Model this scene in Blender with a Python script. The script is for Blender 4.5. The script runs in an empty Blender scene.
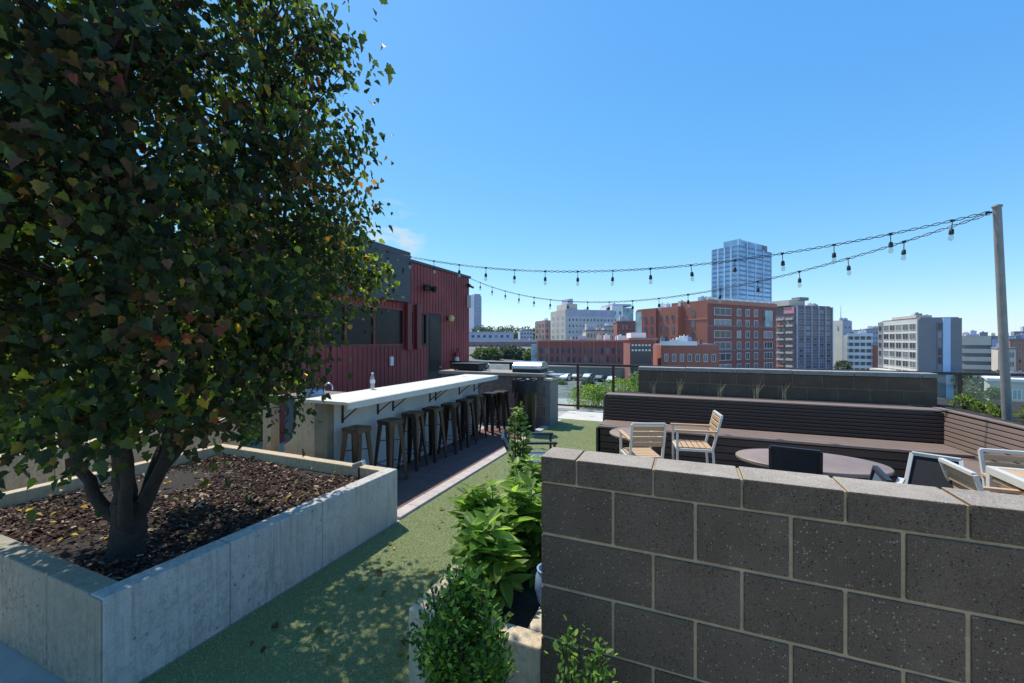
import bpy, math, random
import numpy as np
from mathutils import Vector, Matrix, Euler
R = random.Random(7)
NR = np.random.default_rng(11)
PI = math.pi
scn = bpy.context.scene
COL = scn.collection

# ------------------------------------------------------------------ measured camera (f in photo pixels)
F, CX, CY, H = 420.0, 512.0, 340.0, 1.75
TH = math.atan(177 / 420.0)
SN, CS = math.sin(TH), math.cos(TH)

def world(px, depth, py=None, z=0.0):
    """point at a given depth (metres in front of the viewer) in the direction of a photo column"""
    r = (px - CX) / F * depth
    if py is not None:
        z = H - (py - CY) / F * depth
    return Vector((r * CS - depth * SN, r * SN + depth * CS, z))

# ------------------------------------------------------------------ helpers
def tag(o, label=None, cat=None, group=None, kind=None):
    if label: o['label'] = label
    if cat: o['category'] = cat
    if group: o['group'] = group
    if kind: o['kind'] = kind
    return o

def empty(name, loc=(0, 0, 0), rz=0.0, label=None, cat=None, group=None):
    o = bpy.data.objects.new(name, None)
    o.empty_display_size = 0.1
    COL.objects.link(o)
    o.location = loc
    o.rotation_euler = (0, 0, rz)
    return tag(o, label, cat, group)

def copy_tree(o, parent=None):
    c = o.copy()
    COL.objects.link(c)
    if parent is not None:
        c.parent = parent
    for ch in list(o.children):
        copy_tree(ch, c)
    return c

class MB:
    def __init__(s):
        s.v, s.f, s.m = [], [], []
    def add(s, vs, fs, mi=0):
        n = len(s.v)
        s.v += [tuple(v) for v in vs]
        s.f += [tuple(i + n for i in f) for f in fs]
        s.m += [mi] * len(fs)
        return s
    def box(s, x0, x1, y0, y1, z0, z1, mi=0, M=None):
        vs = [Vector((x, y, z)) for z in (z0, z1) for y in (y0, y1) for x in (x0, x1)]
        if M is not None: vs = [M @ v for v in vs]
        return s.add(vs, [(0, 2, 3, 1), (4, 5, 7, 6), (0, 1, 5, 4), (2, 6, 7, 3), (0, 4, 6, 2), (1, 3, 7, 5)], mi)
    def bar(s, a, b, w, h, mi=0, up=(0, 0, 1)):
        """rectangular bar from a to b, w across, h along up"""
        a, b = Vector(a), Vector(b)
        t = (b - a); L = t.length; t.normalize()
        u = Vector(up)
        if abs(t.dot(u)) > .98: u = Vector((0, 1, 0))
        x = t.cross(u).normalized(); u = x.cross(t).normalized()
        M = Matrix((x, t, u)).transposed().to_4x4(); M.translation = a
        return s.box(-w / 2, w / 2, 0, L, -h / 2, h / 2, mi, M)
    def tube(s, pts, rad, n=8, mi=0, caps=True):
        pts = [Vector(p) for p in pts]
        if not isinstance(rad, (list, tuple)): rad = [rad] * len(pts)
        base = len(s.v); ref = None
        for i, p in enumerate(pts):
            t = (pts[min(i + 1, len(pts) - 1)] - pts[max(i - 1, 0)])
            if t.length < 1e-9: t = Vector((0, 0, 1))
            t.normalize()
            if ref is None:
                ref = Vector((1, 0, 0)) if abs(t.x) < .9 else Vector((0, 1, 0))
            x = (ref - t * ref.dot(t)).normalized(); ref = x
            y = t.cross(x)
            for k in range(n):
                a = 2 * PI * k / n
                s.v.append(tuple(p + (x * math.cos(a) + y * math.sin(a)) * rad[i]))
        for i in range(len(pts) - 1):
            for k in range(n):
                k2 = (k + 1) % n
                s.f.append((base + i * n + k, base + i * n + k2, base + (i + 1) * n + k2, base + (i + 1) * n + k)); s.m.append(mi)
        if caps:
            s.f.append(tuple(base + k for k in reversed(range(n)))); s.m.append(mi)
            e = base + (len(pts) - 1) * n
            s.f.append(tuple(e + k for k in range(n))); s.m.append(mi)
        return s
    def lathe(s, prof, n=20, c=(0, 0, 0), mi=0, sx=1, sy=1):
        base = len(s.v)
        for r, z in prof:
            for k in range(n):
                a = 2 * PI * k / n
                s.v.append((c[0] + r * sx * math.cos(a), c[1] + r * sy * math.sin(a), c[2] + z))
        for i in range(len(prof) - 1):
            for k in range(n):
                k2 = (k + 1) % n
                s.f.append((base + i * n + k, base + i * n + k2, base + (i + 1) * n + k2, base + (i + 1) * n + k)); s.m.append(mi)
        s.f.append(tuple(base + k for k in reversed(range(n)))); s.m.append(mi)
        e = base + (len(prof) - 1) * n
        s.f.append(tuple(e + k for k in range(n))); s.m.append(mi)
        return s
    def prism(s, poly, a, b, axis='x', mi=0):
        """extrude a 2D polygon along an axis from a to b"""
        def P(u, v, w):
            return {'x': (w, u, v), 'y': (u, w, v), 'z': (u, v, w)}[axis]
        n = len(poly)
        vs = [P(u, v, a) for u, v in poly] + [P(u, v, b) for u, v in poly]
        fs = [tuple(range(n)), tuple(reversed(range(n, 2 * n)))]
        fs += [(i, i + n, (i + 1) % n + n, (i + 1) % n) for i in range(n)]
        return s.add(vs, fs, mi)
    def mesh(s, name):
        me = bpy.data.meshes.new(name)
        me.from_pydata(s.v, [], s.f)
        return me
    def build(s, name, mats, parent=None, smooth=False, bevel=0.0, fix=True, seg=2):
        me = s.mesh(name)
        if not isinstance(mats, (list, tuple)): mats = [mats]
        for m in mats: me.materials.append(m)
        me.polygons.foreach_set('material_index', s.m)
        if fix:
            import bmesh
            bm = bmesh.new(); bm.from_mesh(me)
            bmesh.ops.recalc_face_normals(bm, faces=bm.faces)
            bm.to_mesh(me); bm.free()
        if smooth:
            me.polygons.foreach_set('use_smooth', [True] * len(me.polygons))
            try: me.set_sharp_from_angle(angle=math.radians(42))
            except Exception: pass
        me.update()
        o = bpy.data.objects.new(name, me)
        COL.objects.link(o)
        if parent is not None: o.parent = parent
        if bevel > 0:
            b = o.modifiers.new('edge', 'BEVEL'); b.width = bevel; b.segments = seg
            b.limit_method = 'ANGLE'; b.angle_limit = math.radians(40)
        return o

# ------------------------------------------------------------------ materials
class NT:
    def __init__(s, name):
        s.mat = bpy.data.materials.new(name); s.mat.use_nodes = True
        s.t = s.mat.node_tree; s.n = s.t.nodes; s.l = s.t.links
        s.n.clear()
        s.out = s.n.new('ShaderNodeOutputMaterial')
        s.b = s.n.new('ShaderNodeBsdfPrincipled')
        s.l.new(s.b.outputs[0], s.out.inputs[0])
        s.tc = s.n.new('ShaderNodeTexCoord')
    def coord(s, scale=(1, 1, 1), kind='Object'):
        m = s.n.new('ShaderNodeMapping'); m.inputs['Scale'].default_value = scale
        s.l.new(s.tc.outputs[kind], m.inputs['Vector']); return m.outputs[0]
    def noise(s, scale, detail=4, rough=.55, vec=None, dist=0):
        n = s.n.new('ShaderNodeTexNoise')
        n.inputs['Scale'].default_value = scale; n.inputs['Detail'].default_value = detail
        n.inputs['Roughness'].default_value = rough; n.inputs['Distortion'].default_value = dist
        s.l.new(vec if vec is not None else s.tc.outputs['Object'], n.inputs['Vector'])
        return n.outputs['Fac']
    def ramp(s, fac, stops):
        r = s.n.new('ShaderNodeValToRGB')
        e = r.color_ramp.elements
        while len(e) < len(stops): e.new(.5)
        for i, (p, c) in enumerate(stops):
            e[i].position = p
            e[i].color = (c, c, c, 1) if not isinstance(c, (tuple, list)) else (*c, 1)
        s.l.new(fac, r.inputs[0]); return r.outputs[0]
    def mix(s, fac, a, b, mode='MIX'):
        m = s.n.new('ShaderNodeMix'); m.data_type = 'RGBA'; m.blend_type = mode
        def put(i, v):
            if isinstance(v, (int, float)): m.inputs[i].default_value = v if i == 0 else (v, v, v, 1)
            elif isinstance(v, (tuple, list)): m.inputs[i].default_value = (*v, 1)
            else: s.l.new(v, m.inputs[i])
        put(0, fac); put(6, a); put(7, b)
        return m.outputs[2]
    def math(s, op, a, b=0.0):
        m = s.n.new('ShaderNodeMath'); m.operation = op
        for i, v in enumerate((a, b)):
            if isinstance(v, (int, float)): m.inputs[i].default_value = v
            else: s.l.new(v, m.inputs[i])
        return m.outputs[0]
    def bump(s, h, strength=.3, dist=.01):
        b = s.n.new('ShaderNodeBump'); b.inputs['Strength'].default_value = strength
        b.inputs['Distance'].default_value = dist
        s.l.new(h, b.inputs['Height']); s.l.new(b.outputs[0], s.b.inputs['Normal'])
    def base(s, c):
        if isinstance(c, (tuple, list)): s.b.inputs['Base Color'].default_value = (*c, 1)
        else: s.l.new(c, s.b.inputs['Base Color'])
        return s
    def set(s, rough=.6, metal=0, spec=None):
        s.b.inputs['Roughness'].default_value = rough; s.b.inputs['Metallic'].default_value = metal
        if spec is not None: s.b.inputs['Specular IOR Level'].default_value = spec
        return s

def sc(c, k): return tuple(max(0, min(1, x * k)) for x in c)

def plain(name, c, rough=.6, metal=0, var=.18, scale=6, bump=.15, bscale=60, bdist=.003, spec=None):
    t = NT(name)
    n = t.noise(scale, 5)
    n2 = t.noise(scale * 7, 3)
    a = t.ramp(n, [(.3, sc(c, 1 - var)), (.7, sc(c, 1 + var))])
    a = t.mix(.35, a, t.ramp(n2, [(.3, sc(c, 1 - var)), (.7, sc(c, 1 + var))]))
    t.base(a).set(rough, metal, spec)
    if bump: t.bump(t.noise(bscale, 4), bump, bdist)
    return t.mat

def concrete(name, c, streak=.5, stain=(.12, .10, .08), pits=True):
    t = NT(name)
    big = t.noise(2.2, 6, .6)
    a = t.ramp(big, [(.3, sc(c, .72)), (.52, c), (.75, sc(c, 1.18))])
    st = t.noise(5, 5, .6, t.coord((6, 6, .5)))
    a = t.mix(t.math('MULTIPLY', t.ramp(st, [(.5, 0.0), (.72, 1.0)]), streak), a, stain)
    blot = t.noise(11, 6, .7)
    a = t.mix(t.math('MULTIPLY', t.ramp(blot, [(.55, 0.0), (.7, 1.0)]), .35), a, sc(c, 1.35))
    if pits:
        gr = t.noise(26, 9, .75, t.coord((1, 1, .7)), .4)
        zone = t.ramp(t.noise(2.3, 5, .65), [(.42, 0.0), (.6, 1.0)])
        a = t.mix(t.math('MULTIPLY', t.math('MULTIPLY', t.ramp(gr, [(.46, 0.0), (.58, 1.0)]), zone), .7), a, sc(c, .36))
        wv = t.noise(4, 6, .65, t.coord((9, 9, .35)))
        a = t.mix(t.math('MULTIPLY', t.ramp(wv, [(.55, 0.0), (.7, 1.0)]), .4), a, sc(c, 1.5))
    fine = t.noise(160, 3)
    a = t.mix(.35, a, t.ramp(fine, [(.3, sc(c, .6)), (.7, sc(c, 1.3))]), 'MIX')
    h = t.math('ADD', t.noise(25, 6), t.math('MULTIPLY', fine, .5))
    if pits:
        v = t.n.new('ShaderNodeTexVoronoi'); v.inputs['Scale'].default_value = 21
        t.l.new(t.tc.outputs['Object'], v.inputs['Vector'])
        gate = t.ramp(t.noise(3.3, 2), [(.5, 0.0), (.56, 1.0)])
        p = t.math('MULTIPLY', t.ramp(v.outputs['Distance'], [(.1, 1.0), (.2, 0.0)]), gate)
        a = t.mix(t.math('MULTIPLY', p, .75), a, sc(c, .25))
        h = t.math('SUBTRACT', h, t.math('MULTIPLY', p, 2.0))
    t.base(a).set(.85, 0, .25); t.bump(h, .35, .006)
    return t.mat

def blockmat(name, c, speck, amount=.63, tint=(1, 1, 1)):
    t = NT(name)
    a = t.ramp(t.noise(3.0, 6, .65), [(.28, sc(c, .55)), (.5, c), (.74, sc(c, 1.55))])
    gi = t.n.new('ShaderNodeNewGeometry')
    a = t.mix(1.0, a, t.ramp(gi.outputs['Random Per Island'], [(0, .74), (1, 1.22)]), 'MULTIPLY')
    wst = t.noise(2.2, 5, .7, t.coord((2.5, 2.5, .6)))
    a = t.mix(t.math('MULTIPLY', t.ramp(wst, [(.52, 0.0), (.75, 1.0)]), .35), a, sc(c, 2.1))
    f = t.noise(260, 2, .6)
    a = t.mix(.5, a, t.ramp(f, [(.3, sc(c, .45)), (.7, sc(c, 1.7))]))
    v = t.n.new('ShaderNodeTexVoronoi'); v.inputs['Scale'].default_value = 120
    t.l.new(t.tc.outputs['Object'], v.inputs['Vector'])
    sep = t.n.new('ShaderNodeSeparateColor'); t.l.new(v.outputs['Color'], sep.inputs[0])
    near = t.ramp(v.outputs['Distance'], [(.2, 1.0), (.38, 0.0)])
    pick = t.ramp(sep.outputs[0], [(amount, 0.0), (amount + .05, 1.0)])
    a = t.mix(t.math('MULTIPLY', near, pick), a, t.mix(sep.outputs[1], speck, sc(speck, .4)))
    pit = t.math('MULTIPLY', near, t.ramp(sep.outputs[2], [(.75, 0.0), (.8, 1.0)]))
    a = t.mix(t.math('MULTIPLY', pit, .8), a, sc(c, .2))
    eff = t.noise(7, 6, .75)
    a = t.mix(t.math('MULTIPLY', t.ramp(eff, [(.58, 0.0), (.74, 1.0)]), .22), a, speck)
    t.base(a).set(.9, 0, .1)
    t.bump(t.math('SUBTRACT', t.math('ADD', f, t.math('MULTIPLY', t.noise(60, 4), .6)), pit), .5, .006)
    return t.mat

def leafmat(name, trans=.35, rough=.45, tmul=1.6):
    t = NT(name)
    at = t.n.new('ShaderNodeAttribute'); at.attribute_name = 'Col'
    c = at.outputs['Color']
    c = t.mix(.3, c, t.ramp(t.noise(40, 3), [(.3, .3), (.7, 1.0)]), 'MULTIPLY')
    t.base(c).set(rough, 0, .2)
    tr = t.n.new('ShaderNodeBsdfTranslucent')
    t.l.new(t.mix(1.0, c, (tmul, tmul * 1.05, tmul * .5), 'MULTIPLY'), tr.inputs[0])
    mx = t.n.new('ShaderNodeMixShader'); mx.inputs[0].default_value = trans
    t.l.new(t.b.outputs[0], mx.inputs[1]); t.l.new(tr.outputs[0], mx.inputs[2])
    t.l.new(mx.outputs[0], t.out.inputs[0])
    return t.mat

def wood(name, c, var=.3, rough=.6, along=(1, 1, 1)):
    t = NT(name)
    g = t.noise(18, 6, .65, t.coord(along), .6)
    a = t.ramp(g, [(.3, sc(c, 1 - var)), (.7, sc(c, 1 + var))])
    a = t.mix(.3, a, t.ramp(t.noise(2.5, 3), [(.3, sc(c, .75)), (.7, sc(c, 1.25))]))
    t.base(a).set(rough); t.bump(g, .2, .002)
    return t.mat

def glassy(name, c, rough=.08, var=.4, scale=.3, spec=.9):
    t = NT(name)
    a = t.ramp(t.noise(scale, 3), [(.35, sc(c, 1 - var)), (.65, sc(c, 1 + var))])
    t.base(a).set(rough, 0, spec)
    return t.mat

def panes(name, lo, hi, rough=.12):
    t = NT(name)
    oi = t.n.new('ShaderNodeObjectInfo'); gi = t.n.new('ShaderNodeNewGeometry')
    r = t.math('FRACT', t.math('ADD', t.math('MULTIPLY', oi.outputs['Random'], 3.7), gi.outputs['Random Per Island']))
    a = t.ramp(r, [(0, lo), (.55, sc(lo, 1.6)), (.75, hi), (1, sc(hi, 1.5))])
    t.base(a).set(rough, 0, .6)
    return t.mat
def clearglass(name, tint=(.85, .95, .95), refl=.08):
    t = NT(name)
    tr = t.n.new('ShaderNodeBsdfTransparent'); tr.inputs[0].default_value = (*tint, 1)
    gl = t.n.new('ShaderNodeBsdfGlossy'); gl.inputs['Roughness'].default_value = .03
    mx = t.n.new('ShaderNodeMixShader'); mx.inputs[0].default_value = refl
    t.l.new(tr.outputs[0], mx.inputs[1]); t.l.new(gl.outputs[0], mx.inputs[2])
    t.l.new(mx.outputs[0], t.out.inputs[0])
    return t.mat

M = {}
M['concrete'] = concrete('planter concrete', (.54, .50, .44), .8, (.20, .18, .15))
M['conc_shaded'] = concrete('shaded olive concrete', (.34, .305, .225), .6, (.13, .115, .08))  # planter concrete with shade in its colour, for the face seeing less sky
M['conc_tan'] = concrete('tan concrete', (.58, .47, .32), .35, (.26, .19, .12))
M['conc_deck'] = concrete('deck concrete', (.42, .40, .36), .1, (.24, .22, .19), False)
M['conc_pale'] = concrete('pale paving concrete', (.60, .57, .50), .1, (.3, .28, .25), False)
M['block'] = blockmat('ground face block', (.128, .088, .060), (.36, .28, .20), .68)
M['block_cap_lit'] = blockmat('sunlit cap block', (.34, .29, .235), (.56, .49, .40), .5)  # paler copy of the wall block, for sunlit upper faces
M['block_front'] = M['block']
M['block_far'] = blockmat('rear block', (.185, .112, .074), (.27, .20, .14))
M['mortar'] = plain('mortar', (.40, .285, .165), .9, 0, .3, 12, .4, 200)
M['kitchen_block'] = plain('brown kitchen block', (.185, .140, .112), .85, 0, .35, 9, .4, 120)
M['pier_block'] = plain('grey pier block', (.22, .205, .185), .85, 0, .2, 9, .4, 120)
M['red'] = plain('red painted metal siding', (.23, .043, .045), .5, 0, .15, 1.4, .05, 20)
def redmat():
    t = NT('weathered red siding'); c = (.255, .050, .048)
    a = t.ramp(t.noise(.9, 5, .6), [(.3, sc(c, .72)), (.7, sc(c, 1.3))])
    st = t.noise(3, 5, .65, t.coord((5, 5, .35)))
    a = t.mix(t.math('MULTIPLY', t.ramp(st, [(.5, 0.0), (.72, 1.0)]), .45), a, (.12, .028, .026))
    fd = t.noise(4, 6, .7, t.coord((3, 3, .6)))
    a = t.mix(t.math('MULTIPLY', t.ramp(fd, [(.55, 0.0), (.75, 1.0)]), .4), a, (.33, .11, .10))
    t.base(a).set(.55, 0, .4); t.bump(t.noise(6, 3), .12, .01)
    return t.mat
M['red'] = redmat()
M['red_dark'] = plain('red trim', (.17, .035, .036), .5, 0, .15, 3, .05, 20)
M['grey_panel'] = plain('grey metal panel', (.055, .06, .067), .5, .0, .1, 1.2, .04, 15)
M['black'] = plain('black metal', (.018, .018, .02), .45, .2, .3, 20, .08, 120)
M['rail'] = plain('dark bronze rail', (.04, .03, .027), .45, .3, .3, 12, .08, 120)
M['stool'] = plain('gunmetal bronze stool', (.11, .082, .066), .38, .75, .3, 8, .06, 90)
M['counter'] = wood('white washed counter', (.70, .65, .55), .2, .55, (5, .4, 5))
M['counter_edge'] = plain('counter fascia', (.62, .59, .52), .6, 0, .12, 5, .1, 60)
M['barwall'] = plain('painted grey bar wall', (.56, .57, .58), .75, 0, .12, 3, .2, 90)
M['olive'] = plain('olive concrete column', (.22, .20, .145), .85, 0, .25, 4, .3, 90)
M['steel'] = plain('brushed steel', (.62, .62, .62), .3, .9, .1, 10, .04, 150)
M['galv'] = plain('galvanised pole', (.30, .28, .25), .6, .3, .22, 8, .1, 100)
M['slat_dark'] = wood('dark composite slat', (.052, .034, .027), .25, .6, (.6, 8, 8))
M['slat_warm'] = wood('warm brown composite slat', (.205, .145, .112), .16, .6, (8, .6, 8))
M['teak'] = wood('weathered teak', (.52, .34, .19), .25, .6, (.8, 8, 8))
M['white_metal'] = plain('cream powder coat', (.62, .585, .51), .4, 0, .08, 10, .03, 100)
M['sling'] = plain('black mesh sling', (.014, .015, .017), .8, 0, .3, 40, .3, 400)
M['sling_blue'] = plain('slate blue sling', (.085, .12, .165), .7, 0, .2, 20, .3, 400)
M['tabletop'] = plain('brown stone tabletop', (.28, .195, .150), .5, 0, .15, 6, .06, 90)
M['bin'] = plain('black plastic bin', (.014, .015, .017), .35, 0, .3, 10, .1, 60)
M['liner'] = plain('shiny black liner', (.012, .012, .013), .38, 0, .3, 20, .6, 40, .02)
M['pot'] = plain('black pot plastic', (.016, .016, .017), .5, 0, .3, 12, .1, 60)
M['pot_blue'] = plain('pale blue glazed pot', (.24, .30, .42), .35, 0, .15, 8, .05, 40)
M['soil'] = plain('dark soil', (.035, .026, .02), .95, 0, .5, 30, .8, 90, .02)
M['white'] = plain('white plastic', (.75, .75, .72), .4, 0, .05, 6, .02, 50)
M['red_paint'] = plain('gloss red paint', (.45, .02, .02), .3, 0, .1, 8, .02, 50)
M['bark'] = plain('tree bark', (.034, .026, .021), .9, 0, .4, 14, .9, 45, .02)
M['bark_far'] = plain('far bark', (.10, .08, .06), .9, 0, .3, 3, .2, 10)
M['leaf'] = leafmat('broad leaf', .42, .5, 3.8)
M['leaf_bright'] = leafmat('sunny leaf', .48, .42, 2.2)
M['leaf_far'] = leafmat('far leaf', .15, .7, 1.2)
M['bulb'] = clearglass('bulb glass', (.95, .93, .88), .25)
M['railglass'] = clearglass('rail glass', (.86, .95, .95), .05)
M['bottle'] = clearglass('bottle plastic', (.85, .88, .9), .3)
M['dark_glass'] = glassy('dark window glass', (.012, .012, .014), .25, spec=.25)
M['yellow_glass'] = plain('amber lamp glass', (.62, .46, .2), .25, 0, .1, 10, 0)

def chipmat():
    t = NT('bark chips')
    at = t.n.new('ShaderNodeAttribute'); at.attribute_name = 'Col'
    t.base(t.mix(.5, at.outputs['Color'], t.ramp(t.noise(90, 4), [(.3, .35), (.7, 1.2)]), 'MULTIPLY')).set(.9, 0, .2)
    t.bump(t.noise(150, 4), .5, .003)
    return t.mat
M['chips'] = chipmat()

def turfmat():
    t = NT('artificial turf')
    a = t.ramp(t.noise(1.3, 5, .6), [(.3, (.21, .245, .10)), (.7, (.29, .32, .14))])
    f = t.noise(230, 3, .7)
    a = t.mix(.65, a, t.ramp(f, [(.3, (.06, .09, .03)), (.52, (.22, .26, .10)), (.72, (.46, .47, .27))]))
    t.base(a).set(.75, 0, .3); t.bump(f, .9, .012)
    return t.mat
M['turf'] = turfmat()
def bladesmat():
    t = NT('turf blades')
    at = t.n.new('ShaderNodeAttribute'); at.attribute_name = 'Col'
    t.base(at.outputs['Color']).set(.55, 0, .4)
    return t.mat
M['blades'] = bladesmat()

def pavermat():
    t = NT('brick pavers')
    b = t.n.new('ShaderNodeTexBrick')
    b.inputs['Scale'].default_value = 1.0
    b.inputs['Brick Width'].default_value = .2; b.inputs['Row Height'].default_value = .1
    b.inputs['Mortar Size'].default_value = .004; b.inputs['Bias'].default_value = 0
    b.inputs['Color1'].default_value = (.20, .105, .085, 1); b.inputs['Color2'].default_value = (.13, .075, .065, 1)
    b.inputs['Mortar'].default_value = (.06, .05, .045, 1)
    t.l.new(t.tc.outputs['Object'], b.inputs['Vector'])
    a = t.mix(.4, b.outputs['Color'], t.ramp(t.noise(40, 5), [(.3, (.08, .05, .045)), (.7, (.24, .15, .13))]))
    t.base(a).set(.85, 0, .3)
    t.bump(t.math('SUBTRACT', t.noise(90, 3), b.outputs['Fac']), .5, .005)
    return t.mat
M['paver'] = pavermat()
M['kerb'] = plain('pinkish kerb stone', (.47, .40, .35), .85, 0, .2, 8, .3, 90)

# ------------------------------------------------------------------ world, sun, camera
SUN_EL, SUN_DIR = math.radians(62.5), Vector((-.89, .456, 0)).normalized()
w = bpy.data.worlds.new('World'); scn.world = w; w.use_nodes = True
nt = w.node_tree; nt.nodes.clear()
wo = nt.nodes.new('ShaderNodeOutputWorld'); bg = nt.nodes.new('ShaderNodeBackground')
sky = nt.nodes.new('ShaderNodeTexSky'); sky.sky_type = 'NISHITA'; sky.sun_disc = False
sky.sun_elevation = SUN_EL
sky.sun_rotation = math.atan2(SUN_DIR.x, SUN_DIR.y)
sky.altitude = 150; sky.air_density = 1.0; sky.dust_density = .25; sky.ozone_density = 3.0
SKYSAT = nt.nodes.new('ShaderNodeHueSaturation'); SKYSAT.inputs['Saturation'].default_value = 1.2
nt.links.new(sky.outputs[0], SKYSAT.inputs['Color'])
SKYMUL = nt.nodes.new('ShaderNodeMix'); SKYMUL.data_type = 'RGBA'; SKYMUL.blend_type = 'MULTIPLY'; SKYMUL.inputs[0].default_value = 1
SKYMUL.inputs[7].default_value = (.98, 1.15, 1.25, 1)
nt.links.new(SKYSAT.outputs[0], SKYMUL.inputs[6]); 
sep_ = nt.nodes.new('ShaderNodeSeparateColor'); nt.links.new(SKYMUL.outputs[2], sep_.inputs[0])
com_ = nt.nodes.new('ShaderNodeCombineColor')
for i_, (g_, t_) in enumerate(((.85, .86), (.66, .91), (.34, 1.03))):
    m1 = nt.nodes.new('ShaderNodeMath'); m1.operation = 'MULTIPLY'; m1.inputs[1].default_value = .15
    m2 = nt.nodes.new('ShaderNodeMath'); m2.operation = 'POWER'; m2.inputs[1].default_value = g_
    m3 = nt.nodes.new('ShaderNodeMath'); m3.operation = 'MULTIPLY'; m3.inputs[1].default_value = t_ / .15
    nt.links.new(sep_.outputs[i_], m1.inputs[0]); nt.links.new(m1.outputs[0], m2.inputs[0]); nt.links.new(m2.outputs[0], m3.inputs[0]); nt.links.new(m3.outputs[0], com_.inputs[i_])
# a small wisp of cloud low in the sky past the red building
wt = nt.nodes.new('ShaderNodeTexCoord'); dot = nt.nodes.new('ShaderNodeVectorMath'); dot.operation = 'DOT_PRODUCT'
cdir = (world(388, 1, 238) - Vector((0, 0, H))).normalized()
dot.inputs[1].default_value = cdir; nt.links.new(wt.outputs['Generated'], dot.inputs[0])
mk = nt.nodes.new('ShaderNodeMapRange'); mk.inputs['From Min'].default_value = .9962; mk.inputs['From Max'].default_value = .9993; nt.links.new(dot.outputs['Value'], mk.inputs['Value'])
wmap = nt.nodes.new('ShaderNodeMapping'); wmap.inputs['Scale'].default_value = (9, 9, 26); nt.links.new(wt.outputs['Generated'], wmap.inputs[0])
wn = nt.nodes.new('ShaderNodeTexNoise'); wn.inputs['Scale'].default_value = 1.6; wn.inputs['Detail'].default_value = 6; nt.links.new(wmap.outputs[0], wn.inputs['Vector'])
wr = nt.nodes.new('ShaderNodeMapRange'); wr.inputs['From Min'].default_value = .48; wr.inputs['From Max'].default_value = .68; nt.links.new(wn.outputs['Fac'], wr.inputs['Value'])
wm = nt.nodes.new('ShaderNodeMath'); wm.operation = 'MULTIPLY'; nt.links.new(mk.outputs[0], wm.inputs[0]); nt.links.new(wr.outputs[0], wm.inputs[1])
wx = nt.nodes.new('ShaderNodeMix'); wx.data_type = 'RGBA'; nt.links.new(wm.outputs[0], wx.inputs[0]); nt.links.new(com_.outputs[0], wx.inputs[6]); wx.inputs[7].default_value = (4.2, 5.2, 5.9, 1)
nt.links.new(wx.outputs[2], bg.inputs[0]); bg.inputs[1].default_value = .15
nt.links.new(bg.outputs[0], wo.inputs[0])
sd = bpy.data.lights.new('sun', 'SUN'); sd.energy = 5.0; sd.angle = math.radians(.55); sd.color = (1, .95, .86)
so = bpy.data.objects.new('sun', sd); COL.objects.link(so)
sv = Vector((SUN_DIR.x * math.cos(SUN_EL), SUN_DIR.y * math.cos(SUN_EL), math.sin(SUN_EL)))
so.rotation_euler = sv.to_track_quat('Z', 'Y').to_euler(); so.location = sv * 30
cd = bpy.data.cameras.new('camera'); cam = bpy.data.objects.new('camera', cd); COL.objects.link(cam)
cam.location = (0, 0, H); cam.rotation_euler = (PI / 2, 0, TH)
cd.sensor_width = 36; cd.lens = F / 1024 * 36; cd.shift_y = -1.5 / 1024
cd.clip_start = .05; cd.clip_end = 9000
scn.camera = cam
scn.view_settings.view_transform = 'Standard'; scn.view_settings.look = 'None'
scn.view_settings.exposure = 0; scn.view_settings.gamma = 1
scn.render.resolution_x, scn.render.resolution_y = 1024, 683

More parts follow.
